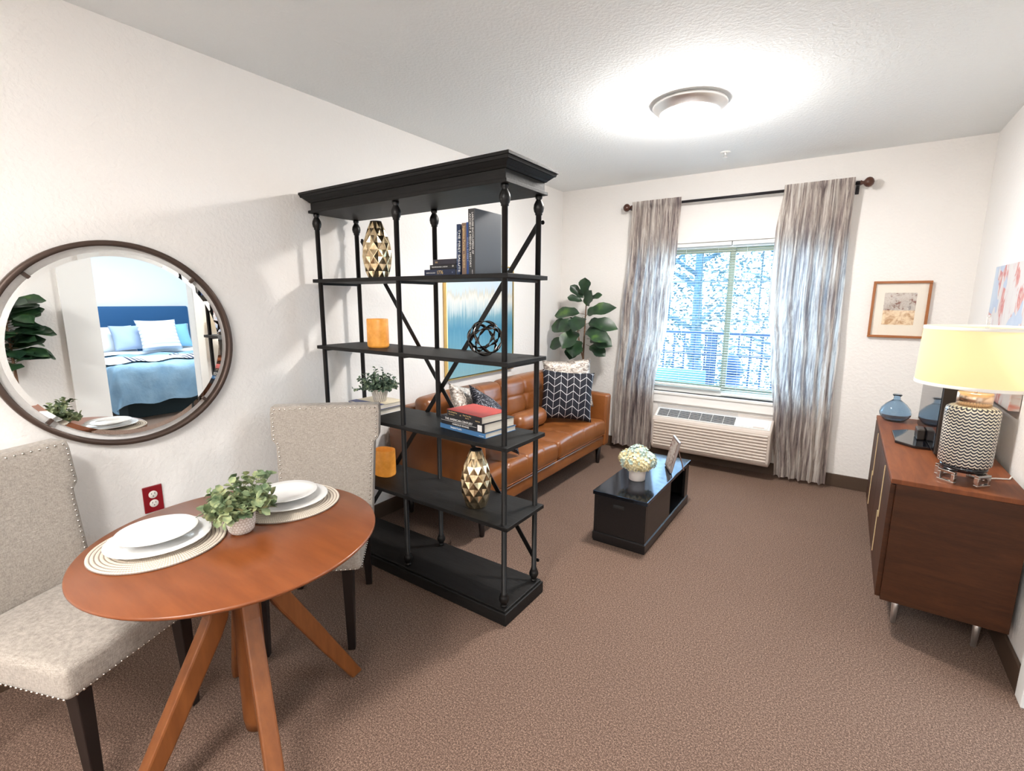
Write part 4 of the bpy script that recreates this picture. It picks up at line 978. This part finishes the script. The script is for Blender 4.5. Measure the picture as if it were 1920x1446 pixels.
# ------------------------------------------------------------------ bedroom seen in the mirror
B0, B1, C0, C1 = 4.42, 6.40, 1.97, 3.52
t = thing('bed', 'bed with a navy headboard and blue comforter seen in the round mirror', 'bed', ((B0 + B1) / 2, (C0 + C1) / 2, 0)); bx, by = (B1 - B0) / 2, (C1 - C0) / 2
MB().box(-bx + .06, bx, -by + .05, by - .05, .0005, .33).build('base', 'bedbase', t, .01)
MB().rbox((bx - .02, by - .02, .13), .06, (8, 8, 2), (0, 0, .462)).build('mattress', 'sheet', t)
MB().rbox((.045, by + .03, .645), .03, (2, 10, 8), (bx + .05, 0, .646)).build('headboard', 'navy_board', t)
def bedpt(s_, w, lift=0):
    ox_ = max(0, -bx - s_); oy_ = max(0, abs(w) - by); over = min(math.hypot(ox_, oy_), .5)
    x = s_ if s_ > -bx - .03 else -bx - .03 - .12 * (1 - math.exp(-3 * ox_)); y = w if abs(w) < by + .03 else math.copysign(by + .03 + .10 * (1 - math.exp(-3 * oy_)), w)
    z = .635 - over * 1.0 + .018 * sin(9 * s_ + 3 * w) + .012 * sin(17 * w + 4 * s_)
    if over > .03: x += .02 * sin(16 * w); y += .02 * sin(14 * s_)
    if lift: z += lift; y += math.copysign(lift * 1.5, y) * (abs(w) > by - .1)
    return (x, y, max(.04, z))
def grid(f, nx, ny):
    return MB().add([f(i / nx, -1 + 2 * j / ny) for i in range(nx + 1) for j in range(ny + 1)], [(i * (ny + 1) + j, (i + 1) * (ny + 1) + j, (i + 1) * (ny + 1) + j + 1, i * (ny + 1) + j + 1) for i in range(nx) for j in range(ny)], 0, True)
grid(lambda u, v_: bedpt(-bx - .42 + u * (2 * bx + .42 - .62), v_ * (by + .48)), 40, 44).build('comforter', 'duvet', t)
grid(lambda u, v_: (bx - .75 + u * .25, v_ * (by + .05), .655 + .03 * sin(pi * u) + .008 * sin(9 * v_)), 10, 24).build('folded_sheet', 'sheet', t)
th = thing('throw_blanket', 'white throw with black stripes across the bed seen in the mirror', 'blanket', ((B0 + B1) / 2, (C0 + C1) / 2, 0))
grid(lambda u, v_: bedpt(-.72 + u * .62 - .12 * v_, v_ * (by + .06), .022), 24, 60).build('cloth', 'throw', th)
bedp = 'pillows on the bed'
pillow('bed_pillow', 'plain white pillow at the outer side of the bed headboard in the mirror', (6.10, 2.38, .83), .62, .42, .18, 'sheet', P_(24, 0, 90), bedp)
pillow('bed_pillow', 'plain white pillow at the inner side of the bed headboard in the mirror', (6.10, 3.12, .83), .62, .42, .18, 'sheet', P_(24, 0, 90), bedp)
pillow('bed_pillow', 'slate blue pillow between the white and striped pillows in the mirror', (5.88, 2.57, .866), .44, .38, .16, 'slate_pillow', P_(26, 0, 90), bedp)
pillow('bed_pillow', 'sky blue pillow behind the striped pillow in the mirror', (5.88, 3.10, .866), .46, .38, .16, 'sky_pillow', P_(26, 0, 90), bedp)
pillow('bed_pillow', 'striped white square pillow in front on the bed in the mirror', (5.66, 2.84, .90), .50, .46, .17, 'striped', P_(24, 0, 90), bedp)

# ------------------------------------------------------------------ light
def area(name, loc, size, energy, col, rot=(0, 0, 0), shape='DISK', sy=None):
    l = bpy.data.lights.new(name, 'AREA'); l.shape = shape; l.size = size; l.energy = energy; l.color = col
    if sy: l.size_y = sy
    o = bpy.data.objects.new(name, l); COL.objects.link(o); o.location = loc; o.rotation_euler = rot; return o
def point(name, loc, energy, col, r=.05):
    l = bpy.data.lights.new(name, 'POINT'); l.energy = energy; l.color = col; l.shadow_soft_size = r; o = bpy.data.objects.new(name, l); COL.objects.link(o); o.location = loc; return o
area('ceiling_lamp_light', (1.588, 2.83, H - .10), .28, 19, (1., .95, .90))
point('ceiling_lamp_halo', (1.588, 2.83, H - .15), 19, (1., .96, .92), .06)
area('dining_lamp_light', (1.75, -.55, H - .03), .35, 24, (1., .965, .93))
area('rear_fill_light', (1.7, -1.6, H - .03), .9, 38, (1., .975, .95))  # soft fill added behind the camera, stands for no real fixture
point('table_lamp_light', (LX, LY, ZT + .49), 1.5, (1., .87, .62), .035)
area('bedroom_light', (4.6, 2.4, H - .05), 1.4, 50, (.82, .93, 1.), shape='SQUARE')
l = bpy.data.lights.new('window_portal', 'AREA'); l.shape = 'RECTANGLE'; l.size = WX1 - WX0; l.size_y = WZ1 - WZ0; l.cycles.is_portal = True
o = bpy.data.objects.new('window_portal', l); COL.objects.link(o); o.location = ((WX0 + WX1) / 2, D + .13, (WZ0 + WZ1) / 2); o.rotation_euler = (rad(-90), 0, 0)

w = bpy.data.worlds.new('daylight'); SC.world = w; w.use_nodes = True
bg = w.node_tree.nodes['Background']; bg.inputs[0].default_value = (.58, .80, 1., 1); bg.inputs[1].default_value = 6.6

# ------------------------------------------------------------------ camera
cam = bpy.data.cameras.new('camera'); co = bpy.data.objects.new('camera', cam); COL.objects.link(co)
r = Vector((0.8239886, 0.56658702, 0.00468438)); u = Vector((-0.10207269, 0.14030218, 0.98483322)); f = Vector((-0.55733649, 0.81196949, -0.17344046))
Mx = Matrix((( r.x, u.x, -f.x, 2.395888), (r.y, u.y, -f.y, 0.), (r.z, u.z, -f.z, 1.406038), (0, 0, 0, 1)))
co.matrix_world = Mx; cam.sensor_width = 36; cam.sensor_fit = 'HORIZONTAL'; cam.lens = 908.2152 / 1920 * 36; cam.clip_start = .02
SC.camera = co
SC.view_settings.view_transform = 'Standard'; SC.view_settings.look = 'None'; SC.view_settings.exposure = .92; SC.view_settings.gamma = 1
